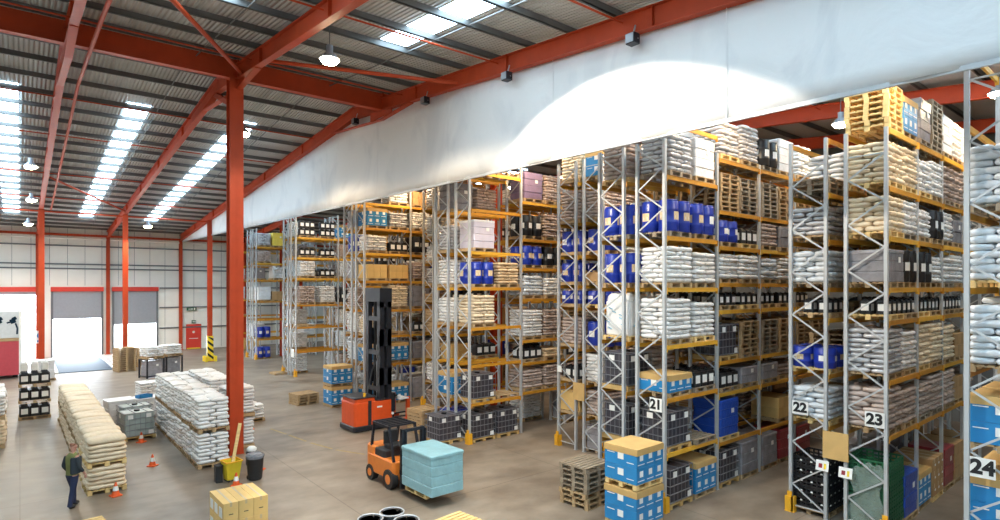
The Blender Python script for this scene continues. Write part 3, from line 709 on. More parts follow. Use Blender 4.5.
    for j in range(ny + 1):
        y = -7.5 + (Y1 - .6 + 7.5) * j / ny; zt = U(y) + .05; w = .05 * math.sin(y * 1.3) + .03 * math.sin(y * 3.1 + 1)
        for k in range(7):
            z = zb(y) + (zt - zb(y)) * k / 6; b.v.append((12.42 + w * (1 - k / 6), y, z))
    for j in range(ny):
        for k in range(6):
            a = j * 7 + k; b.f.append((a, a + 1, a + 8, a + 7)); b.m.append(0); b.sm.append(True)
    o = tag(ob('tarpaulin_curtain', b.mesh('tarpaulin_curtain', 'tarp'), None, (0, 0, 0), BR), 'long white tarpaulin curtain hanging under the red rafter above the racks', 'curtain')
    sd = o.modifiers.new('thick', 'SOLIDIFY'); sd.thickness = .012
    hb = MB(); hb.bar((12.42, -7.5, zb(-7.5)), (12.42, Y1 - .6, zb(Y1 - .6)), .07, .09); ob('hem_pole', hb.mesh('hem_pole', 'post'), o)
    hs = MB()
    for k in range(11): hs.bar((12.385, 1.5 + k * 5.6, zb(1.5 + k * 5.6)), (12.385, 1.5 + k * 5.6, U(1.5 + k * 5.6)), .004, .03, (0, 1, 0))
    ob('seam', hs.mesh('seam', 'tarp'), o)
build_hall()

# ------------------------------------------------------------------ lamps
def point(loc, watts, col, parent=None, r=.25, spot=None, rot=(0, 0, 0), blend=.2):
    L = bpy.data.lights.new('lamp_light', 'SPOT' if spot else 'POINT'); L.energy = watts; L.color = col; L.shadow_soft_size = r
    if spot: L.spot_size = spot; L.spot_blend = blend
    o = bpy.data.objects.new('lamp_light', L); COL.objects.link(o); o.location = loc; o.rotation_euler = rot
    if parent: o.parent = parent
    return o
def highbay(x, y, z, label, group, watts, roof, warm=(1, .80, .55)):
    t = thing('high_bay_lamp', label, 'lamp', (x, y, z), 0, group)
    ob('housing', cached('hbh', lambda: MB().lathe([(.30, -.02), (.29, .0), (.16, .16), (.10, .2), (.10, .4), (.02, .42)], 16).mesh('housing', 'shutter')), t)
    ob('lens', cached('hbl', lambda: MB().lathe([(.05, -.17), (.2, -.13), (.285, -.02)], 16).mesh('lens', 'lens')), t)
    ob('hanger', MB().bar((0, 0, .4), (0, 0, roof - z), .02).mesh('hanger', 'rail'), t)
    point((0, 0, -.3), watts, warm, t, .12, spot=math.radians(152), blend=.25)
WH, WA = 900, 240
for x, y, z, lb in ((7.5, 16.7, 13.0, 'high bay lamp under the red roof brace near the ridge'), (1.2, 38.6, 12.4, 'high bay lamp by the outer rooflight, nearest the ridge'),
                    (1.5, 47.4, 11.7, 'high bay lamp by the outer rooflight, second from the ridge'), (1.6, 56., 10.9, 'high bay lamp by the outer rooflight, close to the end wall'),
                    (8.5, 51.1, 10.8, 'high bay lamp between the two far rooflights, near the end wall'), (8.2, 27.2, 13.0, 'high bay lamp glaring beside the big red column top')):
    highbay(x, y, z, lb, 'high bay lamps over the open floor', WH, U(y) + .6)
i = 0
for y in (3.9, 8.4, 12.9, 17.4, 22.2, 26.5, 31.5, 37.):
    for x in (16.6, 23.5):
        highbay(x, y, 12.2, f'high bay lamp {("nearest the curtain", "deeper in")[i % 2]} over the {ORD[i // 2]} rack aisle', 'high bay lamps over the rack aisles', WA, U(y) + .6, (1, .68, .38)); i += 1
for k, (y, lb) in enumerate(((9.5, 'nearest along the rafter'), (14.5, 'second along the rafter'), (19.4, 'third along the rafter, beside the girder joint'), (25.5, 'farthest along the rafter, past the girder joint'))):
    t = thing('floodlight', f'small dark floodlight above the white curtain, {lb}', 'floodlight', W(12.12, y, U(y) - .12), BR, 'floodlights on the rafter')
    ob('housing', cached('flh', lambda: MB().rbox(-.16, .1, -.14, .14, -.22, .04, .03).mesh('housing', 'mast')), t); ob('bracket', cached('flb', lambda: MB().bar((0, 0, .04), (.08, 0, .3), .03).bar((0, -.15, -.1), (0, .15, -.1), .02).mesh('bracket', 'post')), t)
    ob('glass', cached('flg', lambda: MB().box(-.175, -.16, -.12, .12, -.2, .02).mesh('glass', 'cage')), t)

# ------------------------------------------------------------------ things on the open floor
def floor_sacks():
    m = 'sack_white'
    spots = []
    for c, x in enumerate((5.62, 7.0)):
        for r in range(6): spots.append((x + .03 * r, 22.42 + r * 1.4 + .35 * c, c, r))
    for x, y, c, r in spots:
        if c == 1 and r == 0: continue
        rw = f'{ORD[r]} back in the {("outer", "inner")[c]} row by the big red column'
        for t in range(2):
            z = t * 1.20
            if c == 1 and t == 1 and r in (2,): continue
            pallet(x, y, z, PI / 2 + R.uniform(-.03, .03), f'{("lower", "upper")[t]} pallet of white sacks, {rw}')
            sack_load(m, 8, .136, (x, y, z + .146), PI / 2 + R.uniform(-.03, .03), f'{("lower", "upper")[t]} white sacks, {rw}', 'white sack loads behind the red column', r < 3 or t == 1)
    for x, y, z, n, lb in ((8.75, 28.4, 0, 5, 'low white sacks standing alone beyond the red column'), (8.6, 30.3, 0, 9, 'tall white sacks behind the low ones beyond the red column'),
                           (6.1, 36.2, 0, 8, 'white sacks on a dark pallet beyond the grey-green container'), (7.9, 36.6, 0, 10, 'tall white sacks behind the two-high white rows')):
        pallet(x, y, z, .1, 'pallet under ' + lb, 'wood_old'); sack_load(m, n, .136, (x, y, z + .146), .1, lb, 'single white sack loads', True)
    # cream sacks beside the person: one row, two pallets high
    for r in range(10):
        x, y = 2.45 + .012 * r, 21.75 + r * 1.3
        for t in range(2):
            z = t * .81
            pallet(x, y, z, PI / 2 + R.uniform(-.02, .02) + .04, f'{("lower", "upper")[t]} pallet of cream sacks, {ORD[r]} back in the row beside the person', 'wood_new')
            sack_load('sack_cream', 5, .14, (x, y, z + .146), R.uniform(-.02, .02) + .04, f'{("lower", "upper")[t]} cream sacks, {ORD[r]} back in the row beside the person', 'cream sack loads in the row by the person', True, wide=True)
    for i, (x, y, n) in enumerate(((-.35, 30.2, 7), (-.3, 31.6, 7), (-.35, 33., 6))):
        for t in range(2):
            lb = f'{("lower", "upper")[t]} pale sacks at the frame edge, {ORD[i]} back of three'
            pallet(x, y, t * 1.1, PI / 2, 'pallet under ' + lb); sack_load(('sack_cream', 'sack_white')[t], 6, .14, (x, y, t * 1.1 + .146), PI / 2, lb, 'pale sack loads at the frame edge', True)
    # far middle: dark cage with sacks on top, sacks near the shutter
    for x, y, lb in ((7.95, 46.4, 'first'), (9.3, 47.4, 'second')):
        t = thing('post_pallet', f'dark post pallet carrying white sacks, {lb} of the two near the shutters', 'post pallet', (x, y, 0), .35, 'dark post pallets')
        b = MB(); b.box(-.6, .6, -.5, .5, .1, .16)
        for sx in (-.57, .57):
            for sy in (-.47, .47): b.box(sx - .04, sx + .04, sy - .04, sy + .04, 0, 1.3)
        ob('frame', b.mesh('frame', 'mast'), t); ob('top_rail', MB().bar((-.57, -.47, 1.27), (.57, -.47, 1.27), .05).bar((-.57, .47, 1.27), (.57, .47, 1.27), .05).bar((-.57, -.47, 1.27), (-.57, .47, 1.27), .05).bar((.57, -.47, 1.27), (.57, .47, 1.27), .05).mesh('top_rail', 'mast'), t)
        block((x, y, .162), .35, f'dark wrapped block inside the {lb} post pallet near the shutters', 'blocks in the post pallets', 'grey', 1.0, w=.98, d=.82)
        pallet(x, y, 1.30, .35, f'pallet under white sacks on the {lb} post pallet'); sack_load(m, 5, .14, (x, y, 1.446), .35, f'white sacks on top of the {lb} post pallet', 'sacks on the post pallets', True)
    for x, y, n in ((10.3, 53.6, 6),):
        pallet(x, y, .0, .1, 'green-edged pallet under grubby white sacks before the end wall', 'green'); sack_load('sack_white', n, .16, (x, y, .146), .1, 'grubby white sacks on a green pallet before the end wall', 'far white sacks', True)
floor_sacks()

def empties(x, y, n, rz, m, where):
    for i in range(n): PAL.append((x + R.uniform(-.025, .025), y + R.uniform(-.025, .025), i * .146, rz + R.uniform(-.03, .03), m if i > 2 or m != 'wood_old' else 'wood', f'empty pallet {ORD[i] if i < 12 else "topmost"} from the floor, {where}', 'empty pallets ' + where))
empties(7.0, 51.1, 12, .2, 'wood', 'in the pile before the middle shutter')
empties(8.1, 53.4, 10, .1, 'wood_old', 'in the pile behind the one before the middle shutter')
empties(13.95, 21.4, 7, .08, 'wood_new', 'in the pile behind the corner container')
empties(12.35, 30.7, 4, .1, 'wood_old', 'in the low pile behind the double blue cartons')
empties(12.9, 11.4, 8, .03, 'wood_old', 'in the pile behind the front blue cartons')
empties(15.3, 42.3, 1, .05, 'wood_new', 'lying alone before the sixth aisle rack')

# blue carton loads on the floor
for x, y, rz, w in ((12.72, 9.55, 0., 'in front of rack twenty-one'), (13.52, 29.1, .0, 'behind the reach truck')):
    for t in range(2):
        pallet(x, y, t * 1.08 if t == 0 else 1.075, rz, f'{("lower", "upper")[t]} pallet of the two-high blue cartons {w}', 'wood_new')
        carton_load((x, y, t * 1.075 + .146), rz + .01 * t, f'{("lower", "upper")[t]} blue cartons with brown cap {w}', 'two-high blue carton loads', 2, 'cap')
ibc((13.62, 19.55, 0), .0, 'dark caged container standing outside the rack by a pallet pile', 'containers on the floor')
ibc((4.3, 28.2, 0), .1, 'grey-green caged container behind the two traffic cones', 'containers on the floor', 'ibc_clear')
ibc((4.45, 29.75, 0), .1, 'grey-green caged container second back behind the cones', 'containers on the floor', 'ibc_clear')
pallet(4.1, 31.3, 0, .1, 'pallet under white cartons behind the grey-green containers'); block((4.1, 31.3, .146), .1, 'white wrapped cartons with a blue lid behind the grey-green containers', 'wrapped cartons on the floor', 'white_block', 1.0)
pallet(5.3, 32.4, 0, .1, 'pallet under white block beside the wrapped cartons'); block((5.3, 32.4, .146), .1, 'white wrapped block beside the cartons behind the grey-green containers', 'wrapped cartons on the floor', 'white_block', .8)
tag(ob('blue_tray', MB().box(-.3, .3, -.2, .2, 0, .02).box(-.3, .3, -.2, -.18, 0, .14).box(-.3, .3, .18, .2, 0, .14).box(-.3, -.28, -.2, .2, 0, .14).box(.28, .3, -.2, .2, 0, .14).mesh('blue_tray', 'carton_blue'), None, (5.2, 32.2, .97), .4), 'small blue tray on top of the white wrapped block', 'tray')

# three tiers of black jerrycans by the red trailer
for t in range(3):
    z = t * .76
    pallet(1.25, 35.7, z, .0, f'{("lowest", "middle", "topmost")[t]} pallet of black jerrycans by the red trailer')
    for i in range(3):
        for j in range(2): can((.87 + i * .38, 35.42 + j * .42, z + .146), 0, f'{("lowest", "middle", "topmost")[t]} tier {("outer", "inner")[j]} black jerrycan, {ORD[i]} of three across, by the red trailer', 'black jerrycans by the red trailer', 1.14)
for i in range(3):
    for j in range(2): can((.87 + i * .38, 35.42 + j * .42, 2.28), 0, f'white jerrycan on the topmost tier, {ORD[i]} of three, {("outer", "inner")[j]} line', 'white jerrycans on the black ones', .8, m='sack_white')
# white-topped table like bench near dock: wrapped white cartons
pallet(2.2, 49.5, 0, .1, 'pallet under white block between the doors', 'wood_old'); block((2.2, 49.5, .146), .1, 'white wrapped block by the column between the doors', 'blocks by the doors', 'white_block', 1.2)

# brown cartons at the bottom of the view
pallet(4.55, 15.5, 0, 0, 'pallet under golden cartons before the red column', 'wood')
for t in range(1):
    h = .45; g = thing('carton_load', 'golden cartons with white side labels before the red column', 'cartons', (4.56, 15.5, .146), .0, 'golden carton loads')
    for r in range(2):
        for i in range(3):
            c = ob('carton', cached('gc', lambda: MB().rbox(-.172, .172, -.6, .6, 0, h - .004, .012).mesh('carton', 'carton_y')), g, ((i - 1) * .35, 0, r * h))
            ob('tape', cached('gct', lambda: MB().box(-.025, .025, -.602, .602, h - .004, h).box(-.025, .025, -.603, -.6, h - .1, h).box(-.05, .05, -.603, -.6, .16, .18, 1).mesh('tape', 'tape', 'black')), c)
        for k in range(3):
            ob('label', cached('gcl', lambda: MB().box(-.006, 0, -.12, .12, -.12, .12).mesh('label', 'label')), g, (-.525, .38 - k * .38, r * h + .2))
# black drums bottom centre
for i, (x, y, p) in enumerate(((7.04, 12.24, 'farthest'), (6.46, 12.2, 'outer'), (7.05, 11.6, 'inner'))):
    d = drum((x, y, 0), .5 * i, f'{p} of three black steel drums grouped on the floor', 'black steel drums on the floor', 'black', 'label', .29, .9)
    ob('rim', cached('rim', lambda: MB().lathe([(.27, .89), (.295, .885), (.3, .91), (.28, .925), (.265, .90), (.27, .89)], 20).mesh('rim', 'post')), d, label='pale steel rim')
empties(8.75, 12.0, 2, .1, 'wood_new', 'in the low pile beside the black drums')
empties(1.5, 17.75, 2, .1, 'wood_new', 'in the low pile in front of the person')

# cones
def cone(x, y, where, s=.74):
    t = thing('traffic_cone', f'orange and white traffic cone {where}', 'traffic cone', (x, y, 0), R.uniform(0, 1), 'traffic cones'); t.scale = (s, s, s)
    ob('base', cached('cb', lambda: MB().rbox(-.19, .19, -.19, .19, 0, .05, .04).mesh('base', 'cone_o')), t)
    ob('body', cached('cbd', lambda: MB().lathe([(.15, .05), (.11, .2), (.065, .40), (.035, .53), (.03, .55), (.01, .55)], 16).mesh('body', 'cone_o')), t)
    ob('band', cached('cbn', lambda: MB().lathe([(.108, .22), (.068, .40)], 16).mesh('band', 'label')), t, label='white reflective band')
for a in ((2.62, 20.72, 'in front of the cream sacks'), (4.03, 23.36, 'between the container and the white sack rows'), (4.3, 27.2, 'touching the grey-green container'), (8.3, 26.6, 'before the low white sacks'), (5.62, 19.35, 'wedged between the bins'), (6.72, 20.5, 'behind the black bin')): cone(*a)

# bins round the big column
t = thing('waste_bin', 'black wheeled bin with grey liner beside the big red column', 'bin', (6.27, 19.6, 0), .2); t.scale = (.66, .66, .78)
ob('body', MB().lathe([(.30, .02), (.33, .1), (.40, .95), (.42, .98)], 12).mesh('body', 'dark'), t); ob('liner', MB().lathe([(.42, .9), (.44, .99), (.40, 1.05), (.3, 1.0), (.05, .93)], 14).pillow(0, 0, .88, .7, .7, .24, random.Random(4)).mesh('liner', 'bag'), t, label='grey plastic liner')
for sx in (-.2, .2): ob('wheel', MB().cyl((sx - .03, .3, .08), (sx + .03, .3, .08), .08, n=12).mesh('wheel', 'dark'), t)
t = thing('yellow_hopper', 'yellow open hopper at the foot of the big red column', 'hopper', (5.66, 20.0, 0), .1); t.scale = (.72, .8, .74)
b = MB(); b.add([(-.25, -.2, .08), (.25, -.2, .08), (.25, .2, .08), (-.25, .2, .08), (-.34, -.32, .85), (.34, -.3, .85), (.34, .3, .85), (-.34, .3, .85)], [(0, 3, 2, 1), (0, 1, 5, 4), (1, 2, 6, 5), (2, 3, 7, 6), (3, 0, 4, 7)])
ob('body', b.mesh('body', 'yellow'), t); ob('rim', MB().bar((-.36, -.32, .86), (.36, -.32, .86), .05).bar((-.36, .32, .86), (.36, .32, .86), .05).bar((-.35, -.32, .86), (-.35, .32, .86), .05).bar((.35, -.32, .86), (.35, .32, .86), .05).mesh('rim', 'guard'), t)
for sx in (-.18, .18): ob('skid', MB().box(sx - .04, sx + .04, -.22, .22, 0, .08).mesh('skid', 'dark'), t)
tag(ob('plank', MB().box(-.05, .05, -.015, .015, 0, 1.7).mesh('plank', 'wood_new'), None, (5.62, 20.0, .10)), 'pale wooden plank leaning in the yellow hopper', 'plank').rotation_euler = (-.12, .22, 0)
tag(ob('dark_caddy', MB().rbox(-.2, .2, -.2, .2, 0, .7, .05).rbox(-.215, .215, -.215, .215, .66, .72, .05).mesh('dark_caddy', 'dark'), None, (5.30, 20.1, 0)), 'small dark caddy bin beside the yellow hopper', 'bin').scale = (.5, .7, .75)
t = thing('cleaning_unit', 'black cleaning unit with a white top behind the black bin', 'cleaner', (6.7, 21.3, 0), .3); t.scale = (.8, .8, .8)
ob('tank', MB().lathe([(.22, .0), (.24, .1), (.24, .55), (.2, .62)], 14).mesh('tank', 'dark'), t); ob('top', MB().lathe([(.2, .62), (.21, .72), (.12, .8), (.02, .82)], 14).mesh('top', 'label'), t, label='white top')

# striped guard on the far column
t = thing('column_guard', 'yellow and black striped guard at the foot of the far red column', 'guard', W(12.3, 53.5), BR)
b = MB(); b.rbox(-.3, .3, -.3, .3, 0, 1.85, .05); t.scale = (.78, .78, 1.14)
ob('sleeve', b.mesh('sleeve', 'yellow'), t)
b = MB()
for k in range(4):
    z = .12 + k * .45
    b.add([(-.3, -.308, z + .35), (.3, -.308, z), (.3, -.308, z + .2), (-.3, -.308, z + .55 if k < 3 else z + .38)], [(0, 1, 2, 3)]); b.add([(-.308, .3, z + .35), (-.308, -.3, z), (-.308, -.3, z + .2), (-.308, .3, z + .55 if k < 3 else z + .38)], [(0, 1, 2, 3)])
ob('stripe', b.mesh('stripe', 'black'), t)
b = MB()
for sx, sy in ((-.45, -.45), (.45, -.45), (-.45, .45), (.45, .45)):
    ob('kerb_block', cached('kb', lambda: MB().rbox(-.14, .14, -.14, .14, 0, .4, .03).mesh('kerb_block', 'yellow')), t, (sx, sy, 0))

# dock ramp, trailer
t = thing('dock_ramp', 'dark blue steel ramp plate running out of the middle shutter', 'ramp', (4.95, 57.9, 0), -.02)
ob('plate', MB().box(-1.65, 1.65, -5.3, 5.4, .002, .04).mesh('plate', 'ramp'), t)
for sx in (-1.75, 1.75): ob('kerb', MB().box(sx - .1, sx + .1, -5.3, 5.4, .002, .1).mesh('kerb', 'label'), t, label='white painted kerb')
def trailer():
    t = thing('lorry_trailer', 'red-skirted lorry trailer with pale tarpaulin side, parked inside the open door', 'trailer', (1.1, 51.6, 0), 0)
    ob('skirt', MB().rbox(-2.6, 0, 0, 11, .25, 2.55, .05).mesh('skirt', 'trailer_red'), t)
    ob('load_bed', MB().box(-2.62, .02, -.02, 11, 2.55, 2.75).mesh('load_bed', 'wood'), t)
    ob('tarpaulin', MB().rbox(-2.55, -.02, .05, 11, 2.75, 4.55, .08).mesh('tarpaulin', 'trailer_grey'), t)
    b = MB()
    for x0 in (-.42, -1.15):
        for p, q, wd in (((x0 - .34, 3.78), (x0 - .1, 3.86), .10), ((x0 - .16, 3.84), (x0 + .12, 3.95), .30), ((x0 - .05, 4.0), (x0 + .16, 4.12), .22)): b.bar((p[0], .04, p[1]), (q[0], .04, q[1]), wd, .02, (0, 1, 0))
    for p, q in (((-.30, 3.75), (-.2, 3.4)), ((-.2, 3.4), (-.22, 3.0))): b.bar((p[0], .04, p[1]), (q[0], .04, q[1]), .10, .02, (0, 1, 0))
    for y0 in (.5, 2.2, 4.): b.bar((-.01, y0, 3.2), (-.01, y0 + .9, 3.9), .02, .16, (0, 0, 1))
    ob('print', b.mesh('print', 'ramp'), t, label='dark curved strokes')
    for y in (1.2, 2.5, 9.5):
        for x in (-2.3, -.3): ob('wheel', cached('tw', lambda: MB().cyl((-.14, 0, .48), (.14, 0, .48), .48, n=20).mesh('wheel', 'dark')), t, (x, y, 0))
    ob('corner_post', MB().box(-.12, .03, -.04, .1, .3, 4.6).mesh('corner_post', 'label'), t)
trailer()
s = thing('safety_sign', 'round blue sign board on the jamb of the open door', 'sign', W(1.35, 62.5, 1.6), BR)
ob('post', MB().bar((0, 0, -1.6), (0, 0, .9), .06).mesh('post', 'label'), s); ob('board', MB().box(-.3, .3, -.05, -.03, -.1, .95).mesh('board', 'label'), s)
ob('disc', MB().cyl((0, -.05, .55), (0, -.065, .55), .26, n=20).box(-.24, .24, -.06, -.05, .0, .16).mesh('disc', 'carton_blue'), s, label='blue disc')

# ------------------------------------------------------------------ trucks
def reach_truck():
    t = thing('reach_truck', 'tall black-masted reach truck with orange-red body before the blue cartons', 'forklift', (11.45, 23.0, 0), .0)
    ob('body', MB().rbox(0, 1.85, 0, 1.35, .22, 1.25, .12).rbox(.05, 1.0, .03, 1.32, 1.2, 1.42, .1).mesh('body', 'truck_red'), t)
    ob('chassis', MB().rbox(-.06, 1.95, -.05, 1.4, .03, .26, .12).mesh('chassis', 'mast'), t)
    ob('cover', MB().rbox(-.04, 1.05, -.02, 1.37, 1.42, 1.47, .1).rbox(1.0, 1.9, -.02, 1.37, 1.25, 1.3, .08).mesh('cover', 'mast'), t)
    ob('panel_gap', MB().box(.62, .78, -.012, 0, .26, 1.3).mesh('panel_gap', 'dark'), t); ob('label', MB().box(1.05, 1.3, -.01, 0, .95, 1.02).mesh('label', 'label'), t)
    m = MB()
    for x in (1.2, 1.58):
        for y in (.02, 1.08): m.box(x, x + .2, y, y + .27, .3, 6.05)
    for y in (.02, 1.29):
        for z in (.3, 1.9, 3.6, 5.3): m.box(1.2, 1.78, y, y + .06, z, z + .75)
    for z in (1.6, 3.2, 4.7, 5.75): m.box(1.21, 1.3, .03, 1.31, z, z + .2)
    m.box(1.19, 1.79, .01, 1.36, 5.55, 6.15)
    ms = ob('mast', m.mesh('mast', 'mast'), t)
    ob('inner_channel', MB().box(1.46, 1.58, .28, .40, .3, 5.7).box(1.46, 1.58, .94, 1.06, .3, 5.7).mesh('inner_channel', 'dark'), ms)
    ob('lift_cylinder', MB().cyl((1.5, .55, .3), (1.5, .55, 3.6), .05, n=10).cyl((1.5, .8, .3), (1.5, .8, 3.6), .05, n=10).mesh('lift_cylinder', 'cage'), ms)
    ob('carriage', MB().box(1.75, 1.95, .0, 1.3, .7, 1.5).box(1.9, 2.0, -.1, .9, 1.35, 1.45).mesh('carriage', 'mast'), t)
    for y in (.25, .95): ob('fork', MB().box(1.95, 2.03, y, y + .12, .35, 1.3).box(1.95, 3.05, y, y + .12, .33, .38).mesh('fork', 'mast'), t)
    for y in (-.02, 1.25): ob('outrigger', MB().box(1.8, 2.9, y, y + .16, .08, .3).box(2.55, 2.7, y, y + .14, .3, 1.25).mesh('outrigger', 'truck_red'), t)
    for x, y in ((.35, 0.05), (.35, 1.12), (2.7, .02), (2.7, 1.28)): ob('wheel', cached('rw', lambda: MB().cyl((0, -.02, .14), (0, .16, .14), .14, n=16).mesh('wheel', 'dark')), t, (x, y, 0))
    ob('cable', MB().cyl((.6, .1, 1.45), (.85, .05, 2.6), .025, n=6).cyl((.85, .05, 2.6), (1.3, .05, 3.6), .025, n=6).mesh('cable', 'dark'), t)
    ob('operator_guard', MB().box(2.05, 2.12, -.2, .6, 1.28, 1.36).box(2.02, 2.5, -.25, .55, 1.22, 1.27).mesh('operator_guard', 'sack_blue'), t)
    ob('beacon', MB().cyl((.55, .2, 1.47), (.55, .2, 1.62), .06, n=10).mesh('beacon', 'guard'), t, label='amber beacon')
    ob('headlamp', MB().cyl((1.8, -.02, .62), (1.8, -.05, .62), .06, n=10).mesh('headlamp', 'label'), t)
reach_truck()
def forklift():
    t = thing('forklift', 'low orange and black forklift carrying a pale teal load across the floor', 'forklift', (9.62, 17.3, 0), 0)   # drives towards -y
    ob('body', MB().rbox(-.52, .52, -1.55, .12, .28, .86, .12).mesh('body', 'truck_orange'), t)
    ob('counterweight', MB().rbox(-.5, .5, -.35, .22, .25, 1.12, .14).mesh('counterweight', 'truck_orange'), t)
    ob('hood', MB().rbox(-.48, .48, -.95, -.3, .84, 1.08, .08).mesh('hood', 'dark'), t)
    s = ob('seat', MB().rbox(-.26, .26, -1.0, -.5, 1.06, 1.2, .06).rbox(-.25, .25, -.56, -.44, 1.15, 1.6, .05).mesh('seat', 'dark'), t)
    g = MB()
    for x in (-.46, .46): g.bar((x, -1.5, .85), (x, -1.2, 1.86), .07).bar((x, -.1, 1.1), (x, -.25, 1.86), .07).bar((x, -1.25, 1.86), (x, -.2, 1.86), .07)
    for k in range(6): g.bar((-.46, -1.2 + k * .2, 1.88), (.46, -1.2 + k * .2, 1.88), .05)
    ob('overhead_guard', g.mesh('overhead_guard', 'mast'), t)
    st_ = ob('steering_wheel', MB().lathe([(.13, 0), (.16, .01), (.16, .03), (.13, .04)], 14).mesh('steering_wheel', 'dark'), t, (0, -1.2, 1.25)); st_.rotation_euler = (.5, 0, 0)
    m = MB()
    for x in (-.38, .32): m.box(x, x + .08, -1.86, -1.72, .1, 1.9).box(x + .09, x + .14, -1.9, -1.8, .1, 1.85)
    for z in (.3, 1.1, 1.8): m.box(-.38, .4, -1.84, -1.76, z, z + .09)
    ob('mast', m.mesh('mast', 'mast'), t)
    ob('carriage', MB().box(-.5, .5, -1.98, -1.9, .2, .34).box(-.5, .5, -1.98, -1.9, .6, .72).box(-.5, -.42, -1.97, -1.92, .3, 1.3).box(.42, .5, -1.97, -1.92, .3, 1.3).box(-.5, .5, -1.97, -1.92, 1.25, 1.32).mesh('carriage', 'mast'), t)
    for x in (-.3, .2): ob('fork', MB().box(x, x + .1, -2.02, -1.97, .22, .75).box(x, x + .1, -3.05, -1.97, .24, .275).mesh('fork', 'mast'), t)
    for x, y, r in ((-.46, -1.3, .3), (.46, -1.3, .3), (-.44, -.1, .25), (.44, -.1, .25)):
        w = ob('wheel', cached(('fw', r), lambda: MB().cyl((-.1, 0, r), (.1, 0, r), r, n=18).cyl((-.11, 0, r), (.11, 0, r), r * .5, n=12, mi=1).mesh('wheel', 'dark', 'truck_orange')), t, (x, y, 0))
    PAL.append((9.65, 14.57, .21, PI / 2, 'wood_new', 'pallet carried low on the forks of the orange forklift', 'pallets on forks'))
    block((9.65, 14.45, .356), PI / 2, 'pale teal wrapped load carried by the orange forklift', 'moving loads', 'teal_film', 1.12, w=1.6, d=1.12)
forklift()

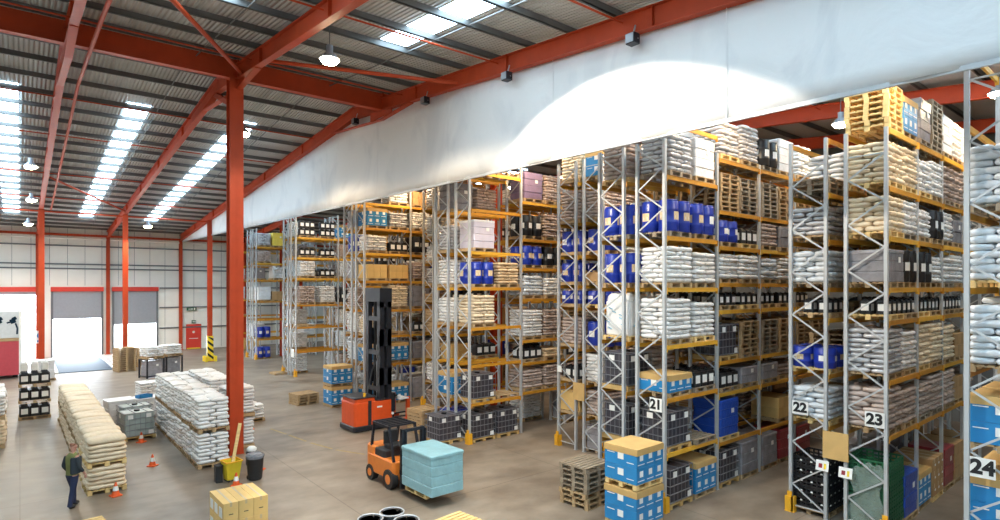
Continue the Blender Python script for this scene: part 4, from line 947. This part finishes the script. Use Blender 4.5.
# ------------------------------------------------------------------ person
def skin_body(name, pts, edges, m, parent, lvl=2):
    me = bpy.data.meshes.new(name); me.from_pydata([p[:3] for p in pts], edges, []); me.materials.append(MT[m])
    o = ob(name, me, parent); o.modifiers.new('skin', 'SKIN'); sv = me.skin_vertices[0].data
    for i, p in enumerate(pts): sv[i].radius = (p[3], p[4] if len(p) > 4 else p[3]); sv[i].use_root = False
    sv[0].use_root = True
    s = o.modifiers.new('sub', 'SUBSURF'); s.levels = lvl; s.render_levels = lvl
    me.polygons.foreach_set('use_smooth', [True] * len(me.polygons))
    o.modifiers['skin'].use_smooth_shade = True
    return o
def person():
    # local: faces +x; z up; feet at 0; weight on both feet, head turned to the sacks
    t = thing('person', 'person in olive vest and navy trousers walking beside the cream sacks', 'person', (1.55, 20.45, 0), .55)
    J = dict(pelvis=(0, 0, .97), waist=(.0, 0, 1.12), chest=(.01, 0, 1.34), neck=(.02, 0, 1.53), neck2=(.03, 0, 1.58), head0=(.035, 0, 1.64), head1=(.04, 0, 1.72), head2=(.03, 0, 1.78))
    P = []; E = []; ix = {}
    def a(n, p, r, par=None, r2=None):
        ix[n] = len(P); P.append((*p, r, r2 or r))
        if par: E.append((ix[par], ix[n]))
    a('pelvis', J['pelvis'], .12, None, .15); a('waist', J['waist'], .11, 'pelvis', .14); a('chest', J['chest'], .12, 'waist', .165); a('sh', (.01, 0, 1.46), .085, 'chest', .11)
    a('neck', J['neck'], .055, 'sh'); a('neck2', J['neck2'], .055, 'neck'); a('h0', J['head0'], .078, 'neck2', .07); a('h1', J['head1'], .095, 'h0', .08); a('h2', J['head2'], .06, 'h1', .055)
    for s, k in ((1, 'l'), (-1, 'r')):
        f = .12 if s > 0 else -.14
        a('sh' + k, (.0, s * .18, 1.44), .062, 'sh'); a('el' + k, (-.03 - f * .3, s * .25, 1.16), .047, 'sh' + k); a('wr' + k, (.12 - f * .4, s * .22, .95), .032, 'el' + k); a('pa' + k, (.16 - f * .4, s * .215, .88), .03, 'wr' + k, .04)
        a('hip' + k, (.0, s * .095, .90), .095, 'pelvis'); a('kn' + k, (.03 + f * .6, s * .10, .50), .062, 'hip' + k); a('an' + k, (f * 1.0, s * .10, .10), .042, 'kn' + k); a('to' + k, (f * 1.0 + .15, s * .11, .045), .04, 'an' + k, .045)
    body = skin_body('body', P, E, 'skin', t)
    for s, k in ((1, 'l'), (-1, 'r')):      # five bent fingers on each hand
        px, py, pz = P[ix['pa' + k]][:3]
        for i in range(4):
            dx = -.027 + i * .018; L = (.070, .082, .076, .060)[i]
            skin_body('finger', [(px + dx, py, pz - .015, .0085), (px + dx + .004, py, pz - .04 - L * .3, .008), (px + dx + .016, py - s * .006, pz - .04 - L * .7, .0075), (px + dx + .032, py - s * .016, pz - .04 - L, .0065)], [(0, 1), (1, 2), (2, 3)], 'skin', body, 1)
        skin_body('thumb', [(px + .02, py, pz + .015, .011), (px + .048, py - s * .014, pz - .012, .0095), (px + .056, py - s * .02, pz - .045, .0075)], [(0, 1), (1, 2)], 'skin', body, 1)
    # face
    ob('nose', MB().add([(.125, 0, 1.725), (.152, 0, 1.685), (.12, -.018, 1.68), (.12, .018, 1.68)], [(0, 2, 1), (0, 1, 3), (1, 2, 3)]).mesh('nose', 'skin'), body)
    for s in (1, -1):
        ob('eye', MB().lathe([(.001, -.01), (.009, 0), (.001, .01)], 8).mesh('eye', 'label'), body, (.121, s * .032, 1.718)); ob('ear', MB().pillow(0, 0, 0, .045, .02, .065, random.Random(1)).mesh('ear', 'skin'), body, (.035, s * .086, 1.67))
    ob('mouth', MB().pillow(0, 0, 0, .012, .05, .012, random.Random(1)).mesh('mouth', 'red'), body, (.117, 0, 1.645))
    skin_body('hair', [(.0, 0, 1.70, .085, .08), (.015, 0, 1.77, .085, .075), (.02, 0, 1.795, .06, .055)], [(0, 1), (1, 2)], 'hair', body)
    # clothing
    def loft(b, rings, n=16):
        vs = [(cx + rx * math.cos(2 * PI * i / n), cy + ry * math.sin(2 * PI * i / n), z) for z, cx, cy, rx, ry in rings for i in range(n)]
        fs = [(j * n + i, j * n + (i + 1) % n, (j + 1) * n + (i + 1) % n, (j + 1) * n + i) for j in range(len(rings) - 1) for i in range(n)]
        b.add(vs, fs, 0, True); b.add(vs[:n], [tuple(range(n - 1, -1, -1))]); b.add(vs[-n:], [tuple(range(n))])
    b = MB(); loft(b, [(.93, 0, 0, .135, .178), (1.05, 0, 0, .128, .168), (1.2, .005, 0, .138, .182), (1.34, .01, 0, .145, .205), (1.44, .01, 0, .125, .20), (1.50, .015, 0, .095, .14), (1.535, .02, 0, .07, .085)])
    ob('vest', b.mesh('vest', 'vest'), t)
    for k, s in (('l', 1), ('r', -1)):
        p = [P[ix['sh' + k]], P[ix['el' + k]], P[ix['wr' + k]]]
        skin_body('sleeve', [(p[0][0], p[0][1] - s * .012, p[0][2] + .012, .09), (*p[1][:3], .06), (p[2][0] * .85 + p[1][0] * .15, p[2][1] * .85 + p[1][1] * .15, p[2][2] * .85 + p[1][2] * .15, .046)], [(0, 1), (1, 2)], 'jacket', t)
    ob('dark_side_panel', MB().rbox(-.148, .158, -.212, -.07, .96, 1.43, .09).mesh('dark_side_panel', 'jacket'), t)  # darker panel down the right side of the vest
    b = MB(); loft(b, [(.99, 0, 0, .122, .163), (.90, 0, 0, .128, .17), (.80, .005, 0, .11, .15), (.76, .008, 0, .05, .08)])
    for k in 'lr':
        h, kn, an = P[ix['hip' + k]], P[ix['kn' + k]], P[ix['an' + k]]
        L = lambda p, q, u: tuple(p[i] + (q[i] - p[i]) * u for i in range(3))
        rs = []
        for p, q, us in ((h, kn, (0, .3, .65, 1)), (kn, an, (.35, .7, 1))):
            for u in us:
                c = L(p, q, u); rr = {0: .098, .3: .095, .65: .082, 1: .072}.get(u, .070) if q is kn else {.35: .07, .7: .062, 1: .06}[u]
                rs.append((c[2] - (.02 if (q is an and u == 1) else 0), c[0], c[1], rr * 1.05, rr))
        loft(b, rs)
    ob('trousers', b.mesh('trousers', 'trouser'), t)
    for k in 'lr':
        an, to = P[ix['an' + k]], P[ix['to' + k]]
        skin_body('boot', [(an[0] - .03, an[1], .072, .066), (an[0] + .05, an[1], .062, .06), (to[0] + .01, to[1], .054, .054)], [(0, 1), (1, 2)], 'dark', t)
person()

# ------------------------------------------------------------------ pallets: 300 nearest as things, the rest as one mass
CAM = (0., 0., 6.2)
PAL.sort(key=lambda p: (p[0] - CAM[0]) ** 2 + (p[1] - CAM[1]) ** 2)
NEAR = PAL[:300]; FAR = PAL[300:]
for x, y, z, rz, m, lb, g in NEAR: tag(ob('pallet', pallet_mesh(m), None, (x, y, z), rz), lb, 'pallet', g)
if FAR:
    b = MB()
    for x, y, z, rz, m, lb, g in FAR:
        c, s = math.cos(rz), math.sin(rz); q = MB()
        for yy in (-.42, -.14, .14, .42): q.box(-.6, .6, yy - .08, yy + .08, .122, .144)
        for xx in (-.54, 0, .54): q.box(xx - .06, xx + .06, -.5, .5, .02, .122)
        for yy in (-.44, 0, .44): q.box(-.6, .6, yy - .05, yy + .05, 0, .02)
        b.add([(x + c * a - s * d, y + s * a + c * d, z + e) for a, d, e in q.v], q.f)
    o = tag(ob('pallet_timber', b.mesh('pallet_timber', 'wood'), None), 'distant wooden pallets in the racks beyond the fourth aisle', 'pallets'); o['kind'] = 'stuff'

# ------------------------------------------------------------------ daylight, camera
w = bpy.data.worlds.new('sky'); scn.world = w; w.use_nodes = True
bg = w.node_tree.nodes['Background']; bg.inputs['Color'].default_value = (.80, .90, 1., 1); bg.inputs['Strength'].default_value = 16.0
# the lamp whose cut-off draws the bright arch on the curtain
t = thing('high_bay_lamp', 'high bay lamp in front of the curtain, overhead, lighting its bright arch', 'lamp', (7.0, 10.4, 12.75), 0, 'high bay lamps over the open floor')
ob('housing', cached('hbh', lambda: None), t); ob('lens', cached('hbl', lambda: None), t); ob('hanger', MB().bar((0, 0, .4), (0, 0, U(10.4) + .56 - 12.75), .02).mesh('hanger', 'rail'), t)
point((0, 0, -.3), 2400, (1, .88, .72), t, .05, spot=math.radians(103), blend=.10, rot=(0, -math.radians(35), 0))

cam = bpy.data.cameras.new('camera'); co = bpy.data.objects.new('camera', cam); COL.objects.link(co)
co.location = CAM; co.rotation_euler = (PI / 2, 0, math.radians(49.696 - 90)); cam.sensor_width = 36; cam.lens = .58949 * 36; cam.shift_y = .027; cam.clip_end = 300
scn.camera = co
scn.view_settings.view_transform = 'Standard'; scn.view_settings.look = 'None'; scn.view_settings.gamma = 1; scn.view_settings.use_curve_mapping = False
scn.view_settings.exposure = .5
